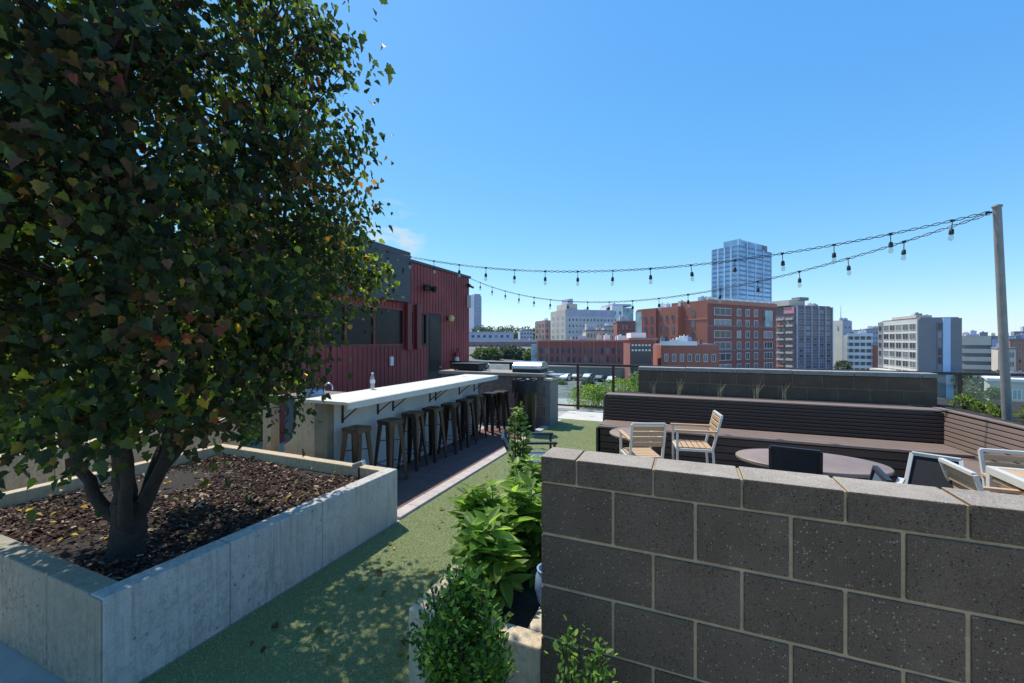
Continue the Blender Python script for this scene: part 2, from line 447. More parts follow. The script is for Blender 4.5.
# ------------------------------------------------------------------ leaves
def sh_maple():
    r = [(0, 0), (.18, -.06), (.36, .06), (.36, .2), (.50, .36), (.40, .46), (.30, .52), (.30, .68), (.15, .78), (0, 1.0)]
    return r
def sh_lance():
    return [(0, 0), (.13, .16), (.21, .38), (.18, .62), (.09, .84), (0, 1)]
def sh_oval():
    return [(0, 0), (.22, .2), (.28, .5), (.17, .82), (0, 1)]
def sh_dia():
    return [(0, 0), (.3, .45), (0, 1)]
def leaf_cloud(name, pos, tip, up, size, shape, cols, mat, parent=None, fold=.18, curl=.12):
    pos, tip, up = np.asarray(pos, float), np.asarray(tip, float), np.asarray(up, float)
    N = len(pos); size = np.broadcast_to(np.asarray(size, float), (N,))
    tip = tip / (np.linalg.norm(tip, axis=1, keepdims=True) + 1e-9)
    up = up - (up * tip).sum(1, keepdims=True) * tip
    up = up / (np.linalg.norm(up, axis=1, keepdims=True) + 1e-9)
    b = np.cross(tip, up)
    right = [(x, y, abs(x) * fold - curl * y * y) for x, y in shape]
    left = [(-x, y, z) for x, y, z in right[1:-1]]
    loc = np.array(right + left)                       # K points
    K = len(loc); nr = len(right)
    V = pos[:, None, :] + size[:, None, None] * (loc[None, :, 0:1] * b[:, None, :] + loc[None, :, 1:2] * tip[:, None, :] + loc[None, :, 2:3] * up[:, None, :])
    V = V.reshape(-1, 3)
    f1 = list(range(nr)); f2 = [0] + list(range(nr, K)) + [nr - 1]; f2 = f2[::-1]
    loops = []
    per = np.array(f1 + f2)
    LI = (np.arange(N)[:, None] * K + per[None, :]).reshape(-1)
    me = bpy.data.meshes.new(name)
    me.vertices.add(len(V)); me.vertices.foreach_set('co', V.reshape(-1))
    me.loops.add(len(LI)); me.loops.foreach_set('vertex_index', LI.astype(np.int32))
    tot = np.tile([len(f1), len(f2)], N); st = np.concatenate([[0], np.cumsum(tot)[:-1]])
    me.polygons.add(2 * N); me.polygons.foreach_set('loop_start', st.astype(np.int32)); me.polygons.foreach_set('loop_total', tot.astype(np.int32))
    me.update(calc_edges=True)
    ca = me.color_attributes.new('Col', 'FLOAT_COLOR', 'POINT')
    C4 = np.ones((N, K, 4)); C4[:, :, :3] = np.asarray(cols)[:, None, :]
    ca.data.foreach_set('color', C4.reshape(-1).astype(np.float32))
    me.materials.append(mat); me.validate()
    o = bpy.data.objects.new(name, me); COL.objects.link(o)
    if parent is not None: o.parent = parent
    return o
def palette(n, opts, jitter=.25):
    ws = np.array([o[0] for o in opts]); ws = ws / ws.sum()
    idx = NR.choice(len(opts), n, p=ws)
    c = np.array([o[1] for o in opts])[idx]
    return np.clip(c * (1 + NR.uniform(-jitter, jitter, (n, 1))), 0, 1)
def rnd_dirs(n):
    d = NR.normal(size=(n, 3)); return d / np.linalg.norm(d, axis=1, keepdims=True)

# ================================================================== SETTING
def sheet(name, x0, x1, y0, y1, z, mat, thick=None):
    mb = MB()
    if thick: mb.box(x0, x1, y0, y1, z - thick, z)
    else: mb.add([(x0, y0, z), (x1, y0, z), (x1, y1, z), (x0, y1, z)], [(0, 1, 2, 3)])
    return tag(mb.build(name, mat), kind='structure')

sheet('roof_deck', -16, 12, -7, 12.2, 0, M['conc_deck'], 14)
sheet('paving', -3.72, -2.735, 3.36, 8.02, .008, M['paver'])
sheet('path', -2.72, 6, 9.0, 10.25, .010, M['conc_pale'])
sheet('lawn', -2.575, -.9, -3, 8.99, .006, M['turf'])
mb = MB(); y = 3.34
while y < 8.0:
    mb.box(-2.73, -2.585, y, y + .298, 0, .03); y += .30
tag(mb.build('kerb', M['kerb'], bevel=.006), kind='structure')
# short blades of the synthetic turf
def blades(n, x0, x1, y0, y1):
    # denser close to the viewer
    x = NR.uniform(x0, x1, n); y = y0 + (y1 - y0) * NR.uniform(0, 1, n) ** 1.7
    a = NR.uniform(0, 2 * PI, n); hgt = NR.uniform(.009, .017, n); wd = NR.uniform(.001, .002, n)
    lean = NR.normal(0, .006, (n, 2))
    V = np.zeros((n, 3, 3))
    V[:, 0] = np.stack([x - wd * np.cos(a), y - wd * np.sin(a), np.full(n, .005)], 1)
    V[:, 1] = np.stack([x + wd * np.cos(a), y + wd * np.sin(a), np.full(n, .005)], 1)
    V[:, 2] = np.stack([x + lean[:, 0], y + lean[:, 1], hgt], 1)
    me = bpy.data.meshes.new('turf_blades')
    me.from_pydata(V.reshape(-1, 3).tolist(), [], np.arange(3 * n).reshape(-1, 3).tolist())
    ca = me.color_attributes.new('Col', 'FLOAT_COLOR', 'POINT')
    c = palette(n, [(5, (.28, .32, .11)), (3, (.38, .42, .16)), (2, (.16, .20, .065)), (1.2, (.55, .54, .30))])
    C4 = np.ones((n, 3, 4)); C4[:, :, :3] = c[:, None, :]
    ca.data.foreach_set('color', C4.reshape(-1).astype(np.float32))
    me.materials.append(M['blades'])
    o = bpy.data.objects.new('turf_blades', me); COL.objects.link(o)
    return tag(o, 'short synthetic green turf covering the roof terrace strip', 'turf', kind='stuff')
blades(230000, -2.57, -.95, .9, 8.9)

# ---- ground of the city, sloping down to the right
def ground_z(x, y):
    z = -9.7 - .08 * x
    z = max(-19, min(-2.5, z))
    return z
def cityground():
    vs, fs = [], []
    xs = [-3000, -1500, -800, -400, -250, -150, -90, -60, -30, 0, 30, 60, 90, 115, 150, 250, 500, 1000, 3000]
    ys = [-300, 0, 40, 80, 120, 160, 200, 260, 340, 500, 800, 1500, 3500]
    for yy in ys:
        for xx in xs: vs.append((xx, yy, ground_z(xx, yy)))
    n = len(xs)
    for j in range(len(ys) - 1):
        for i in range(n - 1): fs.append((j * n + i, j * n + i + 1, (j + 1) * n + i + 1, (j + 1) * n + i))
    t = NT('city ground')
    a = t.ramp(t.noise(.05, 5), [(.35, (.09, .09, .09)), (.48, (.18, .17, .155)), (.56, (.07, .10, .035)), (.66, (.09, .09, .09)), (.8, (.22, .21, .19))])
    a = t.mix(.5, a, t.ramp(t.noise(.35, 4), [(.35, (.08, .085, .08)), (.65, (.32, .31, .29))]))
    t.base(a).set(.9)
    tag(MB().add(vs, fs).build('ground', t.mat), kind='structure')
cityground()

# distant ridge
def hills():
    vs, fs = [], []
    n = 60
    for j, (dd, k) in enumerate([(900, 0), (1150, 1), (1500, .6)]):
        for i in range(n + 1):
            px = 250 + i * 16
            hh = (10 + 16 * max(0, 1 - abs(px - 500) / 190) + 5 * math.sin(i * .7) + 4 * math.sin(i * 1.9)) * k
            p = world(px, dd, None, 0); vs.append((p.x, p.y, -16 + hh + (12 if k else 0)))
    for j in range(2):
        for i in range(n): fs.append((j * (n + 1) + i, j * (n + 1) + i + 1, (j + 1) * (n + 1) + i + 1, (j + 1) * (n + 1) + i))
    tag(MB().add(vs, fs).build('hills', plain('hazy ridge', (.17, .22, .19), .95, 0, .35, .02, 0), smooth=True), kind='structure')
hills()

# ================================================================== NEAR: concrete planter + mulch
ZP = .51
def planter():
    root = empty('concrete_planter', (-3.8, 2.2, 0), 0, 'long low board-formed concrete planter around the big tree', 'planter')
    ox, oy = -3.8, 2.2
    def wall(x0, x1, y0, y1, z1=ZP, m='concrete'):
        MB().box(x0 - ox, x1 - ox, y0 - oy, y1 - oy, 0, z1).build('planter_wall', M[m], root, bevel=.008)
    xr, xl, yn, yf = -2.585, -5.16, 1.09, 3.30
    # right long wall cast in three lifts, near wall, far wall, left wall
    ys = [yn, 1.70, 2.40, yf]
    for a, b in zip(ys[:-1], ys[1:]): wall(xr - .12, xr, a + .0015, b - .0015)
    xs = [xl, -4.05, -3.13, xr - .1225]
    for a, b in zip(xs[:-1], xs[1:]): wall(a + .0015, b - .0015, yn, yn + .12, ZP - .002, 'conc_shaded')
    wall(xr - .119, xr - .004, yn - .006, yn + .001, ZP - .006, 'conc_shaded')  # thin skin carries the shaded tone to the near corner
    wall(xl, xr - .1225, yf - .10, yf, ZP - .003, 'conc_tan')
    wall(xl - .003, xl + .10, yn + .1225, yf - .1025, ZP - .001, 'conc_tan')
    MB().box(xl + .101 - ox, xr - .1235 - ox, yn + .1215 - oy, yf - .1035 - oy, .02, .40).build('soil', M['soil'], root)
planter()
def mulch():
    n = 8200
    x = NR.uniform(-5.03, -2.73, n); y = NR.uniform(1.23, 3.18, n)
    z = .405 + .03 * np.sin(x * 3.1) * np.cos(y * 2.7) + .012 * NR.uniform(0, 1, n) + .035 * np.exp(-((x + 3.19) ** 2 + (y - 1.453) ** 2) / .09)
    L = NR.gamma(3, .0068, n) + .010; W = L * NR.uniform(.25, .6, n); T = NR.uniform(.003, .008, n)
    V, Fc, C = [], [], []
    cols = palette(n, [(5, (.068, .038, .027)), (3, (.13, .08, .055)), (3, (.03, .019, .014)), (1.4, (.42, .31, .21))], .3)
    fb = [(0, 2, 3, 1), (4, 5, 7, 6), (0, 1, 5, 4), (2, 6, 7, 3), (0, 4, 6, 2), (1, 3, 7, 5)]
    for i in range(n):
        Rm = Euler((R.gauss(0, .35), R.gauss(0, .35), R.uniform(0, 6.3))).to_matrix()
        b = len(V)
        for kz in (-1, 1):
            for ky in (-1, 1):
                for kx in (-1, 1):
                    p = Rm @ Vector((kx * L[i] / 2 * R.uniform(.7, 1), ky * W[i] / 2 * R.uniform(.6, 1), kz * T[i] / 2))
                    V.append((p.x + x[i], p.y + y[i], p.z + z[i])); C.append((*cols[i], 1))
        Fc += [tuple(b + k for k in f) for f in fb]
    # undulating bed under the chips
    b0 = len(V); nx, ny = 24, 22
    for j in range(ny + 1):
        for i in range(nx + 1):
            xx = -5.06 + 2.345 * i / nx; yy = 1.214 + 1.98 * j / ny
            V.append((xx, yy, .402 + .03 * math.sin(xx * 3.1) * math.cos(yy * 2.7))); C.append((.06, .038, .027, 1))
    for j in range(ny):
        for i in range(nx):
            q = b0 + j * (nx + 1) + i; Fc.append((q, q + 1, q + nx + 2, q + nx + 1))
    me = bpy.data.meshes.new('bark_mulch'); me.from_pydata(V, [], Fc)
    ca = me.color_attributes.new('Col', 'FLOAT_COLOR', 'POINT')
    ca.data.foreach_set('color', np.array(C, np.float32).reshape(-1))
    me.materials.append(M['chips'])
    o = bpy.data.objects.new('bark_mulch', me); COL.objects.link(o)
    tag(o, 'brown bark mulch spread under the tree', 'mulch', kind='stuff')
mulch()

# higher wall beyond the planter
tag(MB().box(-5.62, -5.44, -1.0, 1.95, 0, .74).box(-5.62, -5.44, 1.953, 3.7, 0, .74).build('concrete_wall', M['conc_tan'], bevel=.008), 'long tan concrete wall behind the tree planter', 'wall')

# ================================================================== the big tree
def big_tree():
    bx, by, bz = -3.19, 1.453, .38
    root = empty('broadleaf_tree', (bx, by, bz), 0, 'big dense dark leafed tree growing from the concrete planter', 'tree')
    prof = [(.45, .3), (.67, .72), (.97, .92), (1.5, 1.22), (2.2, 1.36), (2.9, 1.26), (3.6, 1.03), (4.1, .86), (4.8, .54), (5.5, .12)]   # z above base, radius
    zs, rs = zip(*prof)
    stems = []
    mb = MB()
    def stem(pts, r0, r1):
        P = [Vector(p) for p in pts]; out = []
        n = 22
        for i in range(n + 1):        # smooth polyline
            t = i / n * (len(P) - 1); k = min(int(t), len(P) - 2); u = t - k
            p0, p1, p2, p3 = P[max(k - 1, 0)], P[k], P[k + 1], P[min(k + 2, len(P) - 1)]
            q = .5 * ((2 * p1) + (p2 - p0) * u + (2 * p0 - 5 * p1 + 4 * p2 - p3) * u * u + (3 * p1 - p0 - 3 * p2 + p3) * u ** 3)
            out.append(q + Vector((R.gauss(0, .008), R.gauss(0, .008), 0)))
        rad = [r0 + (r1 - r0) * (i / n) ** .8 for i in range(n + 1)]
        mb.tube(out, rad, 10); stems.extend(out)
    mb.tube([(0, 0, -.06), (0, 0, 0), (.01, 0, .08), (.0, .02, .2), (0, .02, .38)], [.15, .112, .092, .092, .08], 14)
    stem([(0, .02, .3), (-.07, .0, .8), (-.10, .04, 1.8), (-.05, .05, 3.2), (0, 0, 4.9)], .066, .010)
    stem([(-.02, .0, .22), (-.22, -.10, .55), (-.34, -.22, 1.15), (-.62, -.3, 2.2), (-.8, -.45, 3.6)], .042, .009)
    stem([(.03, .02, .25), (.16, .12, .6), (.28, .32, 1.4), (.45, .55, 2.6), (.5, .6, 4.0)], .05, .009)
    stem([(.04, 0, .2), (.18, -.08, .5), (.35, -.2, 1.2), (.65, -.35, 2.3), (.75, -.45, 3.5)], .042, .009)
    stem([(-.01, .05, .25), (-.12, .25, .6), (-.3, .6, 1.4), (-.5, .9, 2.4), (-.5, .95, 3.4)], .042, .009)
    stem([(.02, .04, .3), (.2, .2, .7), (.5, .4, 1.25), (.7, .5, 1.9), (.75, .5, 2.6)], .035, .008)
    stem([(0, 0, .3), (-.3, .12, .75), (-.8, .2, 1.3), (-1.1, .25, 2.0)], .032, .008)
    S = np.array([tuple(s) for s in stems])
    cl = []
    while len(cl) < 760:
        z = R.uniform(.72, 5.5); Rz = np.interp(z, zs, rs)
        if R.random() > (Rz / 1.38) ** 1.3: continue
        rho = R.random() ** .32
        if z < 1.2 and rho < .5: continue
        a = R.uniform(0, 2 * PI); lob = 1 + .09 * math.sin(3 * a + z * 1.7) + .08 * math.sin(5 * a - z * 2.6)
        dirk = 1 + .24 * max(0, math.cos(a - 1.40)) ** 3 - .16 * max(0, math.cos(a + .55)) ** 3 * (1 if z > 1.2 else 0)
        lob *= dirk
        X_, Y_ = rho * Rz * lob * math.cos(a), rho * Rz * lob * math.sin(a)
        if z < 1.2 and -(X_ * CS + Y_ * SN) > .1 and R.random() < .85: continue
        if z < .85 and R.random() < .6: continue
        if z < .9 and X_ * .91 - Y_ * .41 > .3: continue
        k_ = min(1, max(0, (z - 1.2) / 1.2))
        cl.append((X_ - .02 * k_, Y_ - .12 * k_, z))
    P_, T_, U_, S_ = [], [], [], []
    nmain = len(cl); G_ = []
    for i in range(130):
        z = R.uniform(1.0, 5.0); Rz = np.interp(z, zs, rs) * R.uniform(.98, 1.12); a = R.uniform(0, 2 * PI)
        if z < 1.5 and -(math.cos(a) * CS + math.sin(a) * SN) > 0: continue
        cl.append((Rz * math.cos(a), Rz * math.sin(a) - .1, z + .1))
    for ci, c in enumerate(cl):
        c = np.array(c)
        d = np.linalg.norm(S - c, axis=1) + np.where(S[:, 2] > c[2] - .1, 2.0, 0)
        s0 = S[np.argmin(d)]
        mid = (s0 + c) / 2 + np.array([0, 0, .10 * np.linalg.norm(c - s0)])
        mb.tube([s0, mid, c], [.0075, .005, .002], 5, caps=False)
        n = R.randint(42, 70)
        sg = R.uniform(.08, .15)
        if ci >= nmain: n, sg = R.randint(8, 16), R.uniform(.05, .08)
        pp = c + NR.normal(0, 1, (n, 3)) * np.array([sg, sg, sg * .9])
        outw = np.array([c[0], c[1], 0]); outw = outw / (np.linalg.norm(outw) + 1e-6)
        tip = outw * .5 + np.array([0, 0, -.75]) + NR.normal(0, .55, (n, 3))
        P_.append(pp); T_.append(tip); U_.append(np.array([0, 0, .5]) + outw * .7 + NR.normal(0, .5, (n, 3)))
        S_.append(NR.uniform(.028, .064, n))
        q_ = R.random(); tone = np.array([1, 1, 1.]) * R.uniform(.65, 1.25)
        if q_ < .09: tone = np.array([3.0, 2.7, 1.3])  # lime clumps: backlight put into the leaf colour
        elif q_ < .16: tone = np.array([2.2, .95, 1.0])
        G_.append(np.tile(tone, (n, 1)))
    P_, T_, U_, S_, G_ = map(np.concatenate, (P_, T_, U_, S_, G_))
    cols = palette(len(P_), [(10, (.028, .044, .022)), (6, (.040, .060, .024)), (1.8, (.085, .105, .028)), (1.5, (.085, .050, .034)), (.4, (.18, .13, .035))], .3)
    sunny = np.clip((P_[:, 0] * SUN_DIR.x + P_[:, 1] * SUN_DIR.y) / 1.3, 0, 1) ** 2  # sunlight painted in: leaf colour brightened toward the sun side
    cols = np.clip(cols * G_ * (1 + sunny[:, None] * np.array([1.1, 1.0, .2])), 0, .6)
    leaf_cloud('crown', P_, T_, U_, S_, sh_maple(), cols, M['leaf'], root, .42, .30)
    mb.build('trunk', M['bark'], root, smooth=True, fix=False)
big_tree()

def fallen():
    n = 150
    x = np.concatenate([NR.uniform(-2.5, -1.2, 60), NR.uniform(-5.0, -2.75, 90)]); y = np.concatenate([NR.uniform(.8, 5.5, 60), NR.uniform(1.25, 3.15, 90)])
    z = np.concatenate([np.full(60, .022), np.full(90, .455)])
    a = NR.uniform(0, 6.3, n)
    leaf_cloud('fallen_leaves', np.stack([x, y, z], 1), np.stack([np.cos(a), np.sin(a), NR.normal(0, .12, n)], 1), np.stack([NR.normal(0, .25, n), NR.normal(0, .25, n), np.ones(n)], 1), NR.uniform(.025, .055, n), sh_maple(), palette(n, [(3, (.16, .09, .04)), (2, (.25, .17, .05)), (2, (.07, .05, .03)), (1, (.12, .14, .04))]), M['leaf'], None, .5, .4)
    tag(bpy.data.objects['fallen_leaves'], 'few dry fallen leaves scattered on turf and mulch', 'leaves', kind='stuff')
fallen()
# ---- shrubs / second tree beyond the left wall
def shrub(name, loc, rx, ry, h, n, size, shape, pal, label, cat='shrub', group=None, mat='leaf_bright', z0=.0, stems=9, up=.5, sm=None, taper=.3, tipup=.4):
    root = empty(name, loc, 0, label, cat, group)
    mb = MB(); ends = []
    for i in range(stems):
        a = R.uniform(0, 2 * PI); q = R.random() ** .5
        e = Vector((rx * q * math.cos(a) * .8, ry * q * math.sin(a) * .8, z0 + (h - z0) * R.uniform(.6, .97)))
        b = Vector((e.x * .25, e.y * .25, 0)); m = (b + e) / 2 + Vector((R.gauss(0, .03 * rx), R.gauss(0, .03 * ry), .06 * h))
        mb.tube([b, m, e], [.012 * max(h, .4) + .002, .008 * max(h, .4) + .002, .002], 6, caps=False); ends.append(e)
    mb.build('stems', sm or M['bark'], root, smooth=True, fix=False)
    zz = NR.uniform(0, 1, n); a = NR.uniform(0, 2 * PI, n); q = NR.uniform(0, 1, n) ** .45
    rr = np.sqrt(np.clip(1 - (np.abs(zz - taper) / max(taper, 1 - taper)) ** 2.2, .02, 1))
    lob = 1 + .16 * np.sin(3 * a + zz * 7 + R.random() * 6) + .1 * np.sin(6 * a + 3)
    pos = np.stack([rx * rr * q * lob * np.cos(a), ry * rr * q * lob * np.sin(a), z0 + (h - z0) * (zz + .05 * np.sin(4 * a))], 1)
    outw = pos * np.array([1, 1, 0]); outw = outw / (np.linalg.norm(outw, axis=1, keepdims=True) + 1e-6)
    tip = outw * .8 + np.array([0, 0, tipup]) + NR.normal(0, .45, (n, 3))
    upv = np.array([0, 0, 1.0]) + NR.normal(0, up, (n, 3))
    leaf_cloud('foliage', pos, tip, upv, NR.uniform(.7, 1.25, n) * size, shape, palette(n, pal), M[mat], root)
    return root
GRN = [(5, (.07, .12, .03)), (3, (.12, .18, .035)), (2, (.045, .08, .025)), (1, (.22, .25, .05))]
LIME = [(5, (.14, .22, .04)), (3, (.22, .31, .055)), (2, (.08, .13, .03)), (1, (.32, .38, .08))]
FALL = [(4, (.09, .13, .03)), (3, (.22, .24, .04)), (1.2, (.35, .22, .04)), (.9, (.38, .13, .05)), (2, (.05, .08, .025))]
for (y, r, h, n, l) in [(.55, .75, 1.35, 2600, 'bright green bush behind the tan concrete wall, left edge of the picture'), (1.75, .8, 1.5, 2900, 'bright green bush behind the tan concrete wall, second from the left edge'),
        (2.9, .75, 1.4, 2600, 'bright green bush behind the tan concrete wall, left of the tree trunk'), (4.1, .8, 1.55, 2400, 'bright green bush past the far end of the tan concrete wall')]:
    shrub('bush', (-6.55, y, .0), r, .85, h, n, .085, sh_oval(), LIME, l, taper=.5)
def fall_tree(loc, label, h, rx):
    o = shrub('autumn_tree', loc, rx, rx, h, 3200, .13, sh_maple(), FALL, label, 'tree', z0=1.2, stems=12, taper=.45, tipup=-.4)
    o.children[0].name = 'trunk'; o.children[1].name = 'crown'
fall_tree((-8.9, 2.6, 0), 'tree turning yellow and orange beyond the concrete wall, far left', 5.0, 1.7)
fall_tree((-8.6, 6.0, 0), 'tree turning yellow seen through gaps of the big dark crown', 4.6, 1.3)

# stake light in the planter corner
def stake_light():
    root = empty('garden_spotlight', (-2.84, 3.06, .40), 0, 'small spotlight on a stake in the planter corner', 'garden light')
    MB().tube([(0, 0, -.03), (0, 0, .16)], .009, 8).build('stake', M['black'], root)
    mb = MB(); Rm = Matrix.Translation((0, 0, .19)) @ Euler((0, math.radians(-20), .3)).to_matrix().to_4x4()
    mb.box(-.055, .055, -.03, .03, -.022, .022, 0, Rm)
    mb.build('lamp_head', M['steel'], root, bevel=.006)
stake_light()

# ================================================================== timber-look planter beside the block wall
def front_planter():
    ox, oy = -.88, 2.3
    root = empty('plant_box', (ox, oy, 0), 0, 'tan concrete plant box left of the near block wall', 'planter')
    def wl(x0, x1, y0, y1, z1):
        MB().box(x0 - ox, x1 - ox, y0 - oy, y1 - oy, 0, z1).build('planter_wall', M['conc_tan'], root, bevel=.008)
    wl(-1.205, -1.105, 1.615, 3.05, .500)
    wl(-1.103, -.555, 1.612, 1.71, .498)
    wl(-1.103, -.555, 2.95, 3.052, .498)
    wl(-.65, -.557, 1.712, 2.948, .497)
    MB().box(-1.103 - ox, -.652 - ox, 1.712 - oy, 2.948 - oy, .02, .44).build('soil', M['soil'], root)
front_planter()
LUSH = [(5, (.16, .26, .05)), (3, (.23, .34, .07)), (2, (.10, .17, .04)), (1.5, (.34, .42, .13))]
def leafy(loc, h, r, n, label, lean=(0, 0), size=.12):
    """upright broad-leaved herb: several stems, whorls of pointed leaves"""
    root = empty('leafy_plant', loc, 0, label, 'plant', 'leafy plants in the plant box')
    mb = MB(); P_, T_, U_, S_ = [], [], [], []
    for i in range(n):
        a = R.uniform(0, 2 * PI); q = r * R.random() ** .6
        hh = h * R.uniform(.62, 1.0)
        b = Vector((q * .5 * math.cos(a), q * .5 * math.sin(a), -.02)); e = Vector((q * math.cos(a) + lean[0], q * math.sin(a) + lean[1], hh))
        m = (b + e) / 2 + Vector((0, 0, .03))
        mb.tube([b, m, e], [.006, .005, .003], 6, caps=False)
        k = int(hh / .05) + 2; ph = R.uniform(0, 6)
        for j in range(k):
            t = (j + 1) / k
            if t < .18: continue
            p = b.lerp(e, t)
            for s_ in range(2 if t < .95 else 4):
                ang = ph + j * 1.57 + s_ * (PI if t < .95 else PI / 2) + R.gauss(0, .25)
                P_.append(tuple(p)); el = .25 + .5 * t + R.gauss(0, .3) - .15
                T_.append((math.cos(ang), math.sin(ang), el)); U_.append((R.gauss(0, .2), R.gauss(0, .2), 1))
                S_.append(size * R.uniform(.7, 1.15) * (1.0 if t < .9 else .7))
    mb.build('stems', plain('green stem', (.10, .13, .05), .6, 0, .2, 10, 0), root, smooth=True, fix=False)
    leaf_cloud('foliage', P_, T_, U_, S_, sh_lance(), palette(len(P_), LUSH), M['leaf_bright'], root, .22, .28)
leafy((-.90, 1.90, .44), .40, .19, 17, 'broad leafed plant nearest in the tan plant box, behind the boxwood', size=.145)
leafy((-1.02, 2.20, .44), .47, .17, 16, 'tallest broad leafed plant in the middle of the plant box', (-.03, 0), .15)
leafy((-.80, 2.25, .44), .50, .16, 15, 'broad leafed plant in the plant box close beside the block wall', size=.145)
leafy((-.95, 2.62, .44), .52, .15, 13, 'pale broad leafed plant toward the far end of the plant box', size=.12)
shrub('climbing_plant', (-1.155, 2.87, .44), .065, .065, .80, 420, .05, sh_oval(), [(4, (.11, .17, .05)), (3, (.20, .27, .09)), (2, (.07, .11, .03))], 'thin upright vine like plant standing at the far end of the plant box', 'plant', stems=4, taper=.4)
# boxwood in black pot
BOXW = [(5, (.10, .20, .04)), (3, (.17, .29, .055)), (2.0, (.30, .42, .09)), (2.0, (.05, .09, .025))]
def potted():
    x, y = -.755, 1.33
    root = empty('plant_pot', (x, y, 0), 0, 'black plastic pot holding the boxwood', 'pot')
    MB().lathe([(.11, 0), (.13, .02), (.15, .36), (.163, .37), (.163, .41), (.148, .41), (.143, .35), (.01, .35)], 28).build('pot_body', M['pot'], root, smooth=True)
    mb = MB(); Rm = Matrix.Translation((-.155, -.085, .47)) @ Euler((0, 0, .4)).to_matrix().to_4x4()
    mb.box(-.012, .012, -.002, .002, -.06, .03, 0, Rm)
    mb.build('plant_tag', M['white'], root)
potted()
tag(MB().lathe([(.035, 0), (.052, .02), (.066, .08), (.062, .135), (.052, .16), (.057, .172), (.048, .172), (.044, .14), (.01, .13)], 26, (-.612, 1.90, .4975)).build('glazed_pot', M['pot_blue'], smooth=True), 'pale blue rounded pot half hidden behind the near block wall corner', 'pot')
def sprig(loc, stems, h, spread, label, seed, name='evergreen_sprig', sy=.5, leaves=95):
    R.seed(seed)
    root = empty(name, loc, 0, label, 'shrub', None)
    mb = MB(); P_, T_, U_, S_ = [], [], [], []
    for i in range(stems):
        a = R.uniform(0, 2 * PI); q = spread * R.random()
        e = Vector((q * math.cos(a) * 1.2, q * math.sin(a) * sy, h * R.uniform(.6, 1.02) * (1 - .38 * (q / spread) ** 2)))
        b = Vector((e.x * .35, e.y * .3, 0)); mb.tube([b, (b + e) / 2 + Vector((0, 0, .02)), e], [.004, .003, .0015], 5, caps=False)
        for j in range(leaves):
            t = R.uniform(.25, 1.0); p = b.lerp(e, t) + Vector((R.gauss(0, .018), R.gauss(0, .018), R.gauss(0, .008)))
            ang = R.uniform(0, 6.3); P_.append(tuple(p)); T_.append((math.cos(ang), math.sin(ang), R.uniform(.4, 1.4)))
            U_.append((R.gauss(0, .4), R.gauss(0, .4), 1)); S_.append(R.uniform(.014, .029))
    mb.build('stems', M['bark'], root, smooth=True, fix=False)
    leaf_cloud('foliage', P_, T_, U_, S_, sh_oval(), palette(len(P_), BOXW), M['leaf_bright'], root)
sprig((-.755, 1.33, .36), 120, .59, .155, 'small leafed boxwood bush in a black pot before the plant box', 9, 'boxwood', 1.0, 80)
sprig((-.29, 1.37, 0), 34, .84, .17, 'small leafed bush at the foot of the near block wall, left part', 3)
sprig((.20, 1.38, 0), 5, .735, .06, 'few sprigs poking up at the foot of the near block wall, right part', 5)

# ================================================================== near block wall
def block_wall():
    y0, t = 1.593, .155
    ztop, capz = H - .464, .103
    L0 = .2825; cz = .2055
    root = empty('block_wall', (-.545, y0, 0), 0, 'near dark speckled block wall with pale mortar joints and cap', 'wall')
    xs = -.545; xe = 3.3
    core = MB().box(.006, xe - xs, .006, t - .006, 0, ztop - .006)
    core.build('mortar', M['mortar'], root)
    bl = MB(); g = .0055
    z = ztop - capz; row = 0
    firsts = [-.545 + .2105, -.545 + .1405 - .0]       # offsets of the first joint: measured
    joints = {0: -.402 + .142, 1: -.402}
    while z > 0:
        z0 = max(z - cz, 0)
        x = xs; nx = [-.262, -.119][row % 2] if True else 0
        edges = [xs]
        j = nx
        while j < xe: edges.append(j); j += L0
        edges.append(xe)
        for a, b in zip(edges[:-1], edges[1:]):
            j1, j2, j3 = R.uniform(-.001, .001), R.uniform(-.001, .0015), R.uniform(-.001, .001)
            bl.box(a - xs + (g if a > xs else 0) , b - xs - g, -j2, t + j2, z0 + g + j1, z - g + j3)
        z -= cz; row += 1
    bl.build('blocks', M['block'], root, bevel=.004)
    cap = MB(); edges = [xs]; j = -.119 - L0
    j = -.402
    while j < xe:
        edges.append(j); j += L0
    edges.append(xe)
    for a, b in zip(edges[:-1], edges[1:]):
        j2 = R.uniform(-.001, .0015)
        cap.box(a - xs + (.004 if a > xs else -.001), b - xs - .004, -.002 - j2, t + .002, ztop - capz + .004, ztop + R.uniform(-.001, .001))
    o = cap.build('cap_blocks', [M['block'], M['block_cap_lit']], root, bevel=.005)
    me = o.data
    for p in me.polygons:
        if p.normal.z > .7: p.material_index = 1  # sunlight put into the colour: top faces take the paler block
block_wall()

